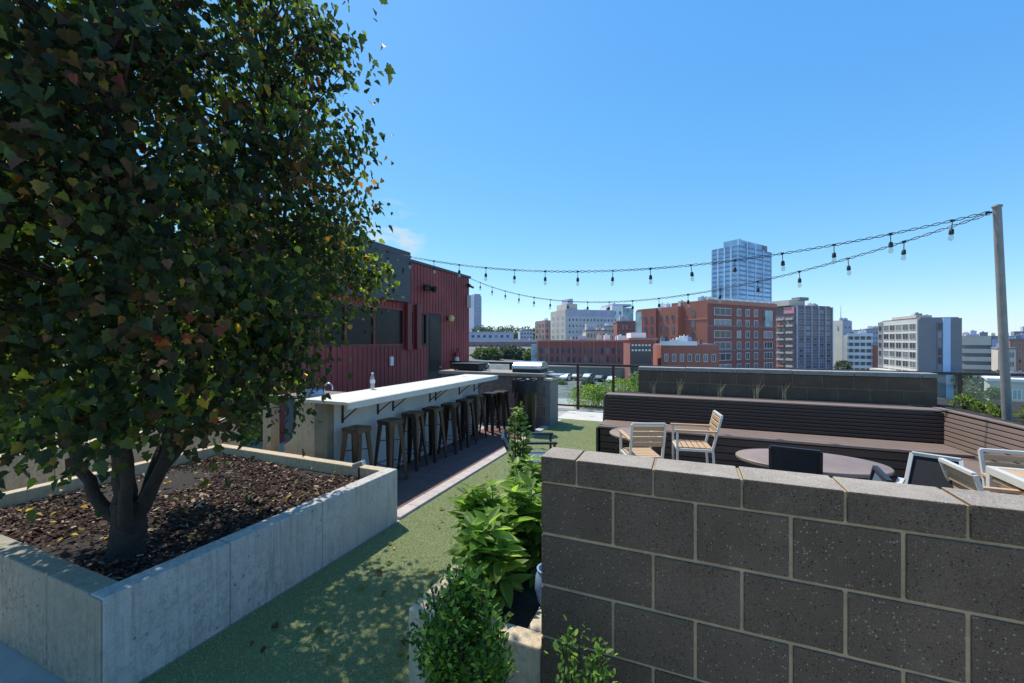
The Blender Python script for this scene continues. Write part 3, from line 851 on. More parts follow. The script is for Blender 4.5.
# ================================================================== bar
XF, XB, XW = -3.30, -3.98, -3.70
ZC = 1.09
def bar():
    root = empty('bar_counter', (-3.6, 5.3, 0), 0, 'long bar with white washed top on steel brackets', 'bar counter')
    ox, oy = -3.6, 5.3
    def bx(mb, x0, x1, y0, y1, z0, z1): return mb.box(x0 - ox, x1 - ox, y0 - oy, y1 - oy, z0, z1)
    mb = MB()
    n = 4; w_ = (XF - .03 - XB) / n
    for i in range(n): bx(mb, XB + i * w_ + .001, XB + (i + 1) * w_ - .001, 3.42, 7.14, ZC - .035, ZC)
    mb.build('countertop', M['counter'], root, bevel=.004)
    mb = MB(); bx(mb, XF - .028, XF, 3.40, 7.16, ZC - .075, ZC - .002); mb.build('fascia', M['counter_edge'], root, bevel=.004)
    mb = MB(); bx(mb, XW - .2, XW, 3.60, 7.12, 0, ZC - .037); mb.build('bar_wall', M['barwall'], root, bevel=.005)
    mb = MB(); bx(mb, XW - .197, XW - .003, 3.50, 3.597, 0, ZC - .038); mb.build('end_column', M['olive'], root, bevel=.005)
    poly = [(-4.42, 0), (-3.93, 0), (-3.93, ZC - .04), (-4.26, ZC - .04), (-4.28, .66), (-4.34, .56), (-4.44, .50)]
    mb = MB(); mb.prism([(x - ox, z) for x, z in poly], 3.55 - oy, 3.67 - oy, 'y'); mb.build('end_panel', M['conc_tan'], root, bevel=.006)
    for y in (3.72, 4.32, 4.62, 5.5, 5.66, 6.4, 6.95):
        mb = MB(); yy = y - oy; xw = XW - ox + .004
        mb.bar((xw, yy, ZC - .30), (xw, yy, ZC - .04), .03, .008, 0, (1, 0, 0))
        mb.bar((xw, yy, ZC - .046), (XF - .05 - ox, yy, ZC - .046), .03, .008)
        mb.bar((xw + .005, yy, ZC - .27), (XF - .10 - ox, yy, ZC - .052), .012, .012)
        mb.build('bracket', M['black'], root)
bar()
def stool_proto():
    root = empty('bar_stool', (0, 0, 0))
    hb, zt = .150, .755
    mb = MB()
    # seat: rounded square pan with turned down skirt
    def rsq(r, c, n=5):
        pts = []
        for q in range(4):
            cx_, cy_ = [(r - c, r - c), (-(r - c), r - c), (-(r - c), -(r - c)), (r - c, -(r - c))][q]
            for k in range(n + 1):
                a = q * PI / 2 + k / n * PI / 2; pts.append((cx_ + c * math.cos(a), cy_ + c * math.sin(a)))
        return pts
    rings = [(.118, .03, zt - .05), (.122, .03, zt - .008), (.115, .028, zt), (.095, .02, zt - .004), (.02, .015, zt - .006)]
    allp = []; n = len(rsq(1, .2))
    for r, c, z in rings: allp += [(x, y, z) for x, y in rsq(r, c)]
    fs = []
    for i in range(len(rings) - 1):
        for k in range(n): fs.append((i * n + k, i * n + (k + 1) % n, (i + 1) * n + (k + 1) % n, (i + 1) * n + k))
    mb.add(allp, fs); mb.build('seat', M['stool'], root, smooth=True)
    for sx in (-1, 1):
        for sy in (-1, 1):
            a = Vector((sx * .100, sy * .100, zt - .03)); b = Vector((sx * hb, sy * hb, 0))
            mb = MB()                      # folded sheet: wide at the top, narrow at the foot, L section
            for ax in (0, 1):
                wt, wb = .070, .030
                d = Vector((-sx, 0, 0)) if ax == 0 else Vector((0, -sy, 0))
                o_ = Vector((0, sy * .004, 0)) if ax == 0 else Vector((sx * .004, 0, 0))
                vs = [a + o_, a + d * wt + o_, b + d * wb + o_, b + o_]
                vs += [v - o_ * 1.0 - (Vector((0, sy * .003, 0)) if ax == 0 else Vector((sx * .003, 0, 0))) for v in vs]
                mb.add(vs, [(0, 1, 2, 3), (7, 6, 5, 4), (0, 4, 5, 1), (1, 5, 6, 2), (2, 6, 7, 3), (3, 7, 4, 0)])
            mb.build('leg', M['stool'], root)
    mb = MB()
    zb = .22; k = .100 + (hb - .100) * (1 - zb / (zt - .03)) - .012
    for (p, q) in (((-k, -k), (k, -k)), ((k, -k), (k, k)), ((k, k), (-k, k)), ((-k, k), (-k, -k))):
        mb.bar((*p, zb), (*q, zb), .018, .006, 0)
    mb.build('foot_brace', M['stool'], root)
    mb = MB(); z2 = .50; k2 = .100 + (hb - .100) * (1 - z2 / (zt - .03)) - .012
    mb.tube([(-k2, -k2, z2), (k2, k2, z2)], .006, 6); mb.tube([(-k2, k2, z2 + .008), (k2, -k2, z2 + .008)], .006, 6)
    mb.build('cross_brace', M['stool'], root)
    return root
sp = stool_proto()
stool_xy = [(-3.47, 3.70, .05), (-3.42, 4.22, -.16), (-3.49, 4.78, .12), (-3.46, 5.22, -.03), (-3.43, 5.66, .22), (-3.44, 6.14, 0), (-3.50, 6.62, -.12), (-3.43, 7.07, -.05), (-3.36, 7.42, .02)]
ords = ['nearest bar stool, by the planter end of the bar', 'second bar stool from the planter end', 'third bar stool from the planter end', 'fourth bar stool from the planter end',
        'middle bar stool of the nine', 'fourth bar stool from the far end of the bar', 'third bar stool from the far end of the bar', 'second bar stool from the far end of the bar', 'farthest bar stool, just past the end of the bar']
for i, (x, y, a) in enumerate(stool_xy):
    o = sp if i == 0 else copy_tree(sp)
    o.location = (x, y, .008); o.rotation_euler = (0, 0, a)
    tag(o, 'dark bronze metal stool, ' + ords[i], 'bar stool', 'bar stools along the bar')
# things on the bar
def bottle():
    root = empty('water_bottle', (-3.90, 4.45, ZC), 0, 'clear plastic water bottle standing on the white bar top', 'bottle')
    MB().lathe([(.028, 0), (.032, .01), (.032, .06), (.029, .07), (.032, .08), (.032, .13), (.028, .16), (.013, .19), (.012, .205)], 18).build('bottle_body', M['bottle'], root, smooth=True)
    MB().lathe([(.015, .203), (.015, .222), (.013, .224)], 16).build('cap', M['white'], root, smooth=True)
    MB().lathe([(.0335, .085), (.0335, .125)], 18).build('wrapper', plain('pale label', (.6, .68, .74), .4, 0, .1, 10, 0), root, smooth=True)
bottle()
def faucet(loc, rz, label):
    root = empty('faucet', loc, rz, label, 'faucet')
    pts = [(0, 0, 0), (0, 0, .10)] + [(.05 - .05 * math.cos(a), 0, .10 + .05 * math.sin(a)) for a in (PI * k / 8 for k in range(1, 9))] + [(.10, 0, .07)]
    MB().tube(pts, .009, 8).build('spout', M['steel'], root, smooth=True)
    MB().lathe([(.022, 0), (.022, .02), (.012, .025)], 14).build('base', M['steel'], root, smooth=True)
faucet((-4.12, 3.85, ZC - .02), .4, 'small curved steel faucet by the near end of the bar')
faucet((-4.0, 8.22, 1.075), 2.6, 'small curved steel faucet on the brown block counter')
# clutter behind the near bar end
def storage():
    root = empty('storage_cabinet', (-4.62, 4.2, 0), 0, 'blue grey cabinet behind the near end of the bar', 'cabinet')
    MB().box(-.30, .30, -.25, .25, .06, 1.0).build('cabinet_body', M['sling_blue'], root, bevel=.01)
    MB().box(-.29, -.003, -.265, -.252, .09, .97).build('cabinet_door', M['sling_blue'], root, bevel=.004)
    MB().box(.003, .29, -.265, -.252, .09, .97).build('cabinet_door', M['sling_blue'], root, bevel=.004)
    MB().box(-.32, .32, -.28, .27, 1.002, 1.03).build('cabinet_top', M['steel'], root, bevel=.004)
    for x in (-.03, .03): MB().tube([(x, -.285, .45), (x, -.285, .6)], .006, 6).build('handle', M['steel'], root)
storage()
tag(MB().lathe([(.10, 0), (.12, .01), (.125, .10), (.115, .10), (.11, .02)], 22, (-4.16, 3.72, ZC - .04 + .0)).build('basin', plain('blue plastic', (.16, .27, .47), .4, 0, .1, 8, 0), smooth=True), 'small blue plastic tub at the near end of the bar', 'tub')
tag(MB().box(-5.12, -4.98, 3.78, 3.92, 0, .98).box(-5.14, -4.96, 3.76, 3.94, .981, 1.02).build('concrete_post', M['conc_tan'], bevel=.008), 'short tan post behind the planter, left of the bar', 'post')

# ================================================================== outdoor kitchen
def kitchen():
    root = empty('kitchen_counter', (-3.8, 8.4, 0), 0, 'brown block outdoor kitchen counter with stone top', 'counter')
    ox, oy = -3.8, 8.4
    mb = MB(); mb.box(-5.1 - ox + .004, -2.68 - ox - .004, 8.05 - oy + .006, 8.75 - oy, 0, 1.0); mb.build('mortar', M['mortar'], root)
    mb = MB(); z = 0; row = 0
    while z < .99:
        x = -5.1 - (.2 if row % 2 else 0)
        while x < -2.68:
            a, b = max(x, -5.1) + .005, min(x + .4, -2.68) - .005
            if b - a > .03: mb.box(a - ox, b - ox, 8.05 - oy, 8.2 - oy, z + .005, z + .195)
            x += .4
        z += .2; row += 1
    mb.build('blocks', M['kitchen_block'], root, bevel=.004)
    mb = MB(); mb.box(-2.677 - ox, -2.56 - ox, 8.04 - oy, 8.60 - oy, 0, .93); mb.build('end_pier', M['pier_block'], root, bevel=.006)
    mb = MB(); mb.box(-2.69 - ox, -2.54 - ox, 8.02 - oy, 8.62 - oy, .932, .975); mb.build('pier_cap', M['conc_pale'], root, bevel=.005)
    mb = MB(); mb.box(-5.15 - ox, -2.70 - ox, 7.99 - oy, 8.78 - oy, 1.003, 1.07); mb.build('worktop', concrete('worktop stone', (.36, .32, .26), .2), root, bevel=.006)
kitchen()
def grill():
    root = empty('barbecue_grill', (-3.12, 8.42, 1.07), 0, 'stainless steel grill with rounded lid set in the block counter', 'grill')
    MB().box(-.31, .31, -.27, .25, 0, .075).build('firebox', M['black'], root, bevel=.006)
    pr = [(-.25 , .078)] + [(-.25 * math.cos(a) , .078 + .15 * math.sin(a)) for a in (PI * k / 12 for k in range(1, 12))] + [(.25, .078)]
    MB().prism(pr, -.29, .29, 'x').build('lid', M['steel'], root, bevel=.006)
    for s_ in (-1, 1): MB().prism([(p[0] * 1.03, .076 + (p[1] - .076) * 1.04) for p in pr], s_ * .293, s_ * .315, 'x').build('lid_end', M['steel'], root, bevel=.004)
    MB().tube([(-.25, -.27, .13), (.25, -.27, .13)], .011, 8).build('handle', M['steel'], root)
    MB().box(.42, .72, -.2, .18, -.045, -.025).build('side_shelf', M['steel'], root, bevel=.004)
grill()
def burner():
    root = empty('griddle', (-4.55, 8.4, 1.07), 0, 'flat black griddle on the left part of the block counter', 'griddle')
    MB().box(-.33, .33, -.25, .25, .02, .14).build('griddle_body', M['black'], root, bevel=.01)
    MB().box(-.35, .35, -.27, .27, .142, .165).build('lid', M['black'], root, bevel=.01)
    for sx in (-1, 1):
        for sy in (-1, 1): MB().lathe([(.02, 0), (.015, .02)], 10, (sx * .28, sy * .2, 0)).build('foot', M['black'], root)
burner()
def bin_():
    root = empty('trash_can', (-2.86, 7.45, .006), .1, 'tall black trash can with shiny liner before the block counter', 'trash can')
    MB().lathe([(.17, 0), (.19, .02), (.225, .93), (.235, .94), (.235, .97), (.21, .97)], 28, sx=1, sy=.9).build('can_body', M['bin'], root, smooth=True)
    mb = MB(); n = 40; vs = []; fs = []
    for j, (r, z) in enumerate([(.20, .90), (.215, .985), (.24, 1.0), (.252, .95), (.25, .84), (.255, .76)]):
        for k in range(n):
            a = 2 * PI * k / n; rr = r + .012 * math.sin(7 * a + j) + .008 * math.sin(13 * a + 2 * j); zz = z + (.03 * math.sin(5 * a) if j >= 4 else .012 * math.sin(6 * a + j))
            vs.append((rr * math.cos(a), rr * .9 * math.sin(a), zz))
    for j in range(5):
        for k in range(n): fs.append((j * n + k, j * n + (k + 1) % n, (j + 1) * n + (k + 1) % n, (j + 1) * n + k))
    mb.add(vs, fs).build('liner', M['liner'], root, smooth=True)
    for s_ in (-1, 1): MB().tube([(s_ * .225, -.06, .78), (s_ * .265, -.05, .78), (s_ * .265, .05, .78), (s_ * .225, .06, .78)], .012, 8).build('handle', M['bin'], root, smooth=True)
bin_()

# ================================================================== red building
KB = 1.164; XR = -5.5 * KB
def bY(y): return y * KB
def bZ(z): return H + (z - H) * KB
def red_building():
    root = empty('red_building', (XR, 8.0, 0), 0, 'red vertically ribbed metal building with a grey panel beyond the bar', 'building')
    oy = 8.0
    y0, y1 = 5.0, bY(10.05); zr = bZ(3.42)
    win = (bY(5.0) , bY(7.23), bZ(1.63), bZ(2.40)); nar = (bY(7.40), bY(7.56), bZ(1.63), bZ(2.40))
    sid = (bY(7.745), bY(8.05), bZ(1.63), bZ(2.36)); dr = (bY(8.09), bY(8.66), 0.0, bZ(2.36))
    # wall shell behind + rects
    mb = MB()
    mb.box(-5, -.05, y0 - oy, y1 - oy, 0, zr - .02)
    rects = [(y0, y1, dr[3] if False else bZ(2.40), zr), (y0, win[0], 0, bZ(2.40)), (win[0], win[1], 0, win[2]), (win[1], nar[0], 0, bZ(2.40)), (nar[0], nar[1], 0, nar[2]),
             (nar[1], sid[0], 0, bZ(2.40)), (sid[0], sid[1], 0, sid[2]), (sid[0], dr[1], bZ(2.36), bZ(2.40)), (sid[1], dr[0], 0, bZ(2.36)), (dr[1], y1, 0, bZ(2.40))]
    for a, b, c, d in rects:
        if b - a < .005 or d - c < .005: continue
        mb.box(-.049, 0, a - oy, b - oy, c, d)
        k = math.ceil(a / .14) * .14
        while k < b - .03:
            mb.box(-.001, .011, max(k, a) - oy, min(k + .035, b) - oy, c + .001, d - .001); k += .14
    # gable end ribs on the far-right end and near end
    mb.build('wall', M['red'], root)
    MB().box(-5.05, .05, y0 - .06 - oy, y1 + .05 - oy, zr, zr + .07).build('roof', M['grey_panel'], root, bevel=.01)
    MB().box(.018, .16, bY(4.3) + .3 - oy, bY(7.27) - oy, bZ(2.53), bZ(3.58)).build('facade_panel', M['grey_panel'], root, bevel=.008)
    def window(r, name, mull):
        a, b, c, d = r
        f = MB(); t = .05
        f.box(-.04, .012, a - oy, b - oy, c, c + t); f.box(-.04, .012, a - oy, b - oy, d - t, d)
        f.box(-.04, .011, a - oy, a + t - oy, c + t, d - t); f.box(-.04, .011, b - t - oy, b - oy, c + t, d - t)
        for m_ in mull: f.box(-.04, .010, m_ - .025 - oy, m_ + .025 - oy, c + t, d - t)
        fo = f.build(name, M['red_dark'] if name == 'window' else M['black'], root)
        MB().box(-.035, -.025, a + t - oy, b - t - oy, c + t, d - t).build('pane', M['dark_glass'], fo)
    window(win, 'window', [bY(6.32), bY(5.6)]); window(nar, 'window', []); window(sid, 'sidelight', [])
    for c_ in (bY(7.315), bY(7.65)):
        MB().box(.017, .10, c_ - .085 - oy, c_ + .085 - oy, bZ(1.55), bZ(2.52)).build('window_post', M['red_dark'], root, bevel=.006)
    a, b, c, d = dr
    do = MB().box(-.04, -.005, a - oy + .004, b - oy - .004, .02, d - .01).build('door', M['black'], root, bevel=.004)
    MB().box(-.004, .002, a - oy + .10, b - oy - .10, .9, d - .12).build('pane', M['dark_glass'], do)
    MB().tube([(.0, b - .07 - oy, 1.0), (.05, b - .07 - oy, 1.0), (.05, b - .17 - oy, 1.0)], .01, 8).build('handle', M['steel'], do)
    # floodlight
    yf, zf = bY(8.0), bZ(2.93)
    fl = MB().box(.0, .05, yf - .09 - oy, yf + .09 - oy, zf - .08, zf + .08).build('floodlight', M['black'], root, bevel=.01)
    for s_ in (-1, 1):
        h_ = MB(); h_.lathe([(.05, 0), (.085, .12), (.09, .15), (.08, .15), (.07, .13)], 18)
        o = h_.build('lamp_head', M['black'], fl, smooth=True); o.location = (.07, yf - oy + s_ * .13, zf); o.rotation_euler = (math.radians(-18) * s_, math.radians(105), 0)
    yl, zl = bY(8.95), bZ(2.28)
    wl = MB().lathe([(.02, -.10), (.075, -.07), (.095, 0), (.075, .07), (.03, .10)], 18).build('wall_lamp', M['yellow_glass'], root, smooth=True); wl.location = (.12, yl - oy, zl)
    MB().box(-.11, -.03, -.05, .05, -.05, .05).build('lamp_base', M['black'], wl, bevel=.008)
    MB().box(.017, .07, bY(6.78) - .05 - oy, bY(6.78) + .05 - oy, bZ(1.24), bZ(1.42)).build('socket_box', M['white'], root, bevel=.01)
    MB().box(.017, .16, y1 - .17 - oy, y1 - .02 - oy, bZ(2.62), bZ(2.95)).build('junction_box', M['white'], root, bevel=.01)
    cm = MB().box(.017, .09, y1 - .14 - oy, y1 - .05 - oy, bZ(3.17), bZ(3.26)).build('security_camera', M['black'], root, bevel=.008)
    MB().tube([(.09, y1 - .1 - oy, bZ(3.2)), (.22, y1 - .13 - oy, bZ(3.15))], .035, 12).build('camera_barrel', M['grey_panel'], cm, smooth=True)
red_building()
def extinguisher():
    root = empty('fire_extinguisher', (XR + .10, bY(9.25), .98), 0, 'red fire extinguisher hung on the red wall beside the door', 'fire extinguisher')
    MB().lathe([(.06, 0), (.066, .02), (.066, .36), (.045, .42), (.02, .44), (.02, .47)], 18).build('cylinder', M['red_paint'], root, smooth=True)
    MB().lathe([(.0675, .12), (.0675, .27)], 18).build('paper_label', M['white'], root, smooth=True)
    mb = MB(); mb.box(-.015, .06, -.012, .012, .46, .485); mb.bar((0, 0, .50), (.09, 0, .53), .02, .012); mb.tube([(.03, 0, .47), (.085, 0, .42), (.088, 0, .2)], .010, 8)
    mb.build('valve', M['black'], root)
extinguisher()

# ================================================================== railing
def railing():
    yR = 10.4
    root = empty('railing', (0, yR, 0), 0, 'dark metal roof edge railing with clear glass panels', 'railing')
    MB().box(-6.3, 9.0, -.045, .045, 1.10, 1.155).build('top_rail', M['rail'], root, bevel=.008)
    MB().box(-6.3, 9.0, -.02, .02, .07, .11).build('bottom_rail', M['rail'], root)
    xs = [-6.25, -4.42, -2.58, -1.70, 0, 1.6, 3.2, 4.62, 6.2, 7.8, 9.0]
    for x in xs: MB().box(x - .03, x + .03, -.03, .03, .0, 1.099).build('post', M['rail'], root, bevel=.004)
    for a, b in zip(xs[:-1], xs[1:]): MB().box(a + .05, b - .05, -.004, .004, .13, 1.06).build('glass_panel', M['railglass'], root)
railing()
HEDGE = [(5, (.17, .23, .04)), (4, (.25, .32, .055)), (2, (.09, .13, .03)), (1, (.36, .40, .10))]
hp = [(-2.35, 10.95, .6, .55), (-1.65, 11.0, .65, .72), (-.95, 11.05, .6, .98), (-.2, 11.05, .6, .9)]
hl = ['yellow green shrub behind the railing glass, next to the grey pier', 'yellow green shrub behind the railing glass, second from the grey pier', 'tall yellow green shrub behind the railing at the rear block wall', 'yellow green shrub hidden mostly behind the rear block wall']
for (x, y, r, h), l in zip(hp, hl):
    shrub('hedge_shrub', (x, y, .0), r, .45, h, 2600, .055, sh_lance(), HEDGE, l, 'shrub', 'shrubs planted beyond the railing', stems=14, taper=.35, tipup=1.0)

# ================================================================== benches
def bench():
    root = empty('slatted_bench', (.8, 6.9, 0), 0, 'long dark slatted bench with high back across the terrace', 'bench')
    ox, oy = .8, 6.9
    x0, x1 = -1.27, 2.97
    # back: horizontal slats on a slightly raked plane
    mb = MB()
    n = 8; zb, zt = .46, .83
    for i in range(n):
        za = zb + (zt - zb) * i / n; zc = zb + (zt - zb) * (i + 1) / n - .009
        ya = 6.93 + .12 * (za - zb) / (zt - zb)
        mb.box(x0 - ox, x1 - ox, ya - oy, ya + .025 - oy, za, zc)
    mb.build('backrest', M['slat_dark'], root, bevel=.003)
    MB().box(x0 - ox, x1 - ox, 7.09 - oy, 7.12 - oy, 0, .82).build('back_panel', M['black'], root)
    mb = MB(); mb.box(x0 - .01 - ox, x1 - ox, 7.045 - oy, 7.30 - oy, .832, .852); mb.build('top_cap', M['slat_warm'], root, bevel=.004)
    mb = MB()
    for i in range(4): mb.box(x0 - ox, x1 - ox, 6.38 + i * .138 - oy, 6.38 + i * .138 + .13 - oy, .42, .448)
    mb.build('seat', M['slat_warm'], root, bevel=.003)
    mb = MB()
    for i in range(4): mb.box(x0 + .02 - ox, x1 - ox, 6.42 - oy, 6.445 - oy, .01 + i * .10, .10 + i * .10)
    mb.build('seat_front', M['slat_dark'], root, bevel=.003)
    mb = MB(); mb.prism([(6.385 - oy, 0), (7.29 - oy, 0), (7.29 - oy, .83), (7.05 - oy, .83), (6.935 - oy, .46), (6.935 - oy, .418), (6.385 - oy, .418)], x0 - .035 - ox, x0 - .003 - ox, 'x'); mb.build('end_panel', M['slat_dark'], root, bevel=.004)
bench()
def bench_right():
    A = Vector((2.875, 7.26, 0)); B = Vector((3.27, 3.6, 0)); d = (B - A); L = d.length
    ang = math.atan2(d.y, d.x)           # local +x runs toward the viewer, local +y out to the right... 
    root = empty('slatted_bench', A, ang, 'sunlit brown slatted bench running along the right side', 'bench')
    # local -y side is the seat side when x runs along d (d points to -Y world): left of d is +X world
    mb = MB(); n = 8; zb, zt = .40, .84
    for i in range(n):
        za = zb + (zt - zb) * i / n; zc = zb + (zt - zb) * (i + 1) / n - .012
        ya = .01 + .08 * (za - zb) / (zt - zb); yb = .01 + .08 * (zc - zb) / (zt - zb)
        vs = [(x, y, z) for x in (0, L) for (y, z) in ((ya, za), (yb, zc), (yb + .03, zc), (ya + .03, za))]
        mb.add(vs, [(0, 1, 2, 3), (7, 6, 5, 4), (0, 4, 5, 1), (1, 5, 6, 2), (2, 6, 7, 3), (3, 7, 4, 0)])
    mb.build('backrest', M['slat_warm'], root, bevel=.002)
    MB().box(0, L, .13, .16, 0, .84).build('back_panel', M['black'], root)
    MB().box(-.0, L, .085, .175, .846, .866).build('top_cap', M['slat_warm'], root, bevel=.004)
    mb = MB()
    for i in range(3): mb.box(.1, L, -.42 + i * .142, -.42 + i * .142 + .134, .385, .412)
    mb.build('seat', M['slat_warm'], root, bevel=.003)
    MB().box(.1, L, -.40, -.375, .01, .38).build('seat_front', M['slat_dark'], root)
bench_right()
def rear_wall():
    x0, x1, y0 = -.86, 3.32, 8.0
    root = empty('block_wall', (x0, y0, 0), 0, 'rear dark block wall with pale cap behind the long bench', 'wall')
    W = x1 - x0
    MB().box(.004, W - .004, .006, .19, 0, 1.19).build('mortar', M['mortar'], root)
    mb = MB(); z = 1.195; row = 0
    while z > .02:
        x = -(.2 if row % 2 else 0)
        while x < W:
            a, b = max(x, 0) + .004, min(x + .4, W) - .004
            if b - a > .03: mb.box(a, b, 0, .196, max(z - .2, 0) + .004, z - .004)
            x += .4
        z -= .2; row += 1
    mb.build('blocks', M['block_far'], root, bevel=.004)
    mb = MB(); x = 0
    while x < W - .1:
        mb.box(x + .003, min(x + .8, W) - .003, -.02, .22, 1.196, 1.262 + R.uniform(-.003, .003)); x += .8
    mb.build('cap_blocks', concrete('pale cap', (.36, .33, .29), .1), root, bevel=.006)
rear_wall()
tag(MB().box(-1.25, 2.98, 7.305, 7.99, .0, .80).build('planting_bed', M['soil'], bevel=.01), 'narrow soil bed between the long bench and rear block wall', 'planting bed')
tag(MB().box(3.34, 5.2, 4.0, 9.0, .0, .80).build('planting_bed', M['soil'], bevel=.01), 'soil bed behind the sunlit right side bench', 'planting bed')
def grass_tuft(loc, n, h, label):
    root = empty('ornamental_grass', loc, 0, label, 'plant', 'grasses behind the long bench')
    mb = MB()
    for i in range(n):
        a = R.uniform(0, 6.3); l = h * R.uniform(.5, 1); o = R.uniform(.08, .5) * l
        pts = [(0.03 * math.cos(a), .03 * math.sin(a), 0), (o * .3 * math.cos(a), o * .3 * math.sin(a), l * .55), (o * math.cos(a), o * math.sin(a) * .6, l)]
        mb.tube(pts, [.004, .003, .001], 4, caps=False)
    mb.build('blade_clump', plain('straw grass', (.33, .29, .15), .7, 0, .3, 5, 0), root, fix=False)
gl = ['straw coloured grass tuft behind the bench, leftmost', 'straw coloured grass tuft behind the bench, second from left', 'straw coloured grass tuft behind the bench, third from left', 'straw coloured grass tuft behind the bench, fourth from left', 'straw coloured grass tuft behind the bench, fifth from left']
for (x, n, h), l in zip([(-.55, 7, .33), (-.15, 16, .36), (.45, 9, .33), (.95, 12, .36), (1.35, 8, .30)], gl):
    grass_tuft((x, 7.5 + R.uniform(-.1, .1), .80), n, h, l)
PLB = [(5, (.10, .15, .035)), (3, (.17, .23, .05)), (2, (.06, .09, .03)), (.7, (.45, .42, .2))]
for (x, y, r, h, n), l in zip([(3.50, 7.78, .13, .17, 230), (3.58, 7.5, .12, .13, 170), (3.54, 7.15, .10, .12, 140), (3.62, 6.55, .17, .26, 520)],
        ['low green plant at the right end of the rear wall', 'low green plant below the right railing post', 'low green plant left of the pole', 'yellow green plant right of the pole base']):
    shrub('low_plant', (x, y, .80), r, r, h, n, .05, sh_lance(), PLB, l, 'plant', 'plants behind the right side bench', stems=8, taper=.3, tipup=.8)

# ================================================================== pole and string lights
PT = Vector((3.005, 6.05, 3.15))
def pole():
    root = empty('light_pole', (3.38, 6.2, 0), 0, 'tall galvanised pole leaning slightly, carrying the string lights', 'pole')
    b = Vector((3.38, 6.2, 0)); t = PT + Vector((.03, 0, .03)) - b
    base = world(1010.5, 5.0); top = world(997, 5.0, 207)
    root.location = (base.x, base.y, 0)
    tp = top - Vector((base.x, base.y, 0))
    e = tp * (.0)
    MB().tube([tp * -.25 * 0, tp], [.045, .038], 16).build('shaft', M['galv'], root, smooth=True)
    MB().tube([tp, tp + Vector((0, 0, .02))], [.05, .045], 16).build('cap', M['galv'], root, smooth=True)
    MB().tube([tp + Vector((-.10, 0, -.06)), tp + Vector((-.045, 0, -.06))], .012, 8).build('hook', M['black'], root)
    return top
ptop = pole()
def string_light(A, B, sag, nb, label, t0, t1):
    root = empty('string_lights', A, 0, label, 'string lights', 'string lights over the terrace')
    D = B - A
    def P(t): return D * t - Vector((0, 0, sag * 4 * t * (1 - t)))
    n = 420; p1, p2 = [], []
    side = D.cross(Vector((0, 0, 1))).normalized()
    for i in range(n + 1):
        t = i / n; a = t * D.length / .22 * 2 * PI
        off = side * math.cos(a) * .008 + Vector((0, 0, math.sin(a) * .014))
        p1.append(P(t) + off); p2.append(P(t) - off)
    mb = MB(); mb.tube(p1, .005, 5); mb.tube(p2, .005, 5)
    mb.build('cable', M['cable'], root, smooth=True, fix=False)
    sock = bulb = None
    for k in range(nb):
        t = t0 + (t1 - t0) * k / (nb - 1); p = P(t)
        if sock is None:
            mb = MB(); mb.tube([(0, 0, .012), (0, 0, -.115)], .005, 6); mb.lathe([(.010, -.100), (.022, -.112), (.026, -.166), (.022, -.170)], 12)
            mb.box(-.02, .02, -.008, .008, -.012, .014)
            sock = mb.build('lamp_socket', M['cable'], root, smooth=True)
            bulb = MB().lathe([(.013, -.168), (.017, -.178), (.027, -.202), (.029, -.218), (.020, -.240), (.006, -.248)], 12).build('bulb', M['bulb'], sock, smooth=True)
            s_ = sock
        else:
            s_ = sock.copy(); COL.objects.link(s_); s_.parent = root
            b_ = bulb.copy(); COL.objects.link(b_); b_.parent = s_
        s_.location = p; s_.rotation_euler = (R.gauss(0, .04), R.gauss(0, .04), math.atan2(D.y, D.x))
M['cable'] = plain('black green cable', (.012, .022, .02), .5, 0, .2, 10, 0)
EA = Vector((-6.22, 7.19, 3.717)); EB = Vector((XR + .05, bY(10.05) - .02, 3.69))
PA = ptop + Vector((-.06, 0, -.05)); PB = ptop + Vector((-.06, 0, -.07))
string_light(EA, PA, .60, 16, 'upper string of bulbs from the grey panel to the pole', .035, .965)
string_light(EB, PB, .90, 17, 'lower string of bulbs from the far building corner to the pole', .05, .93)

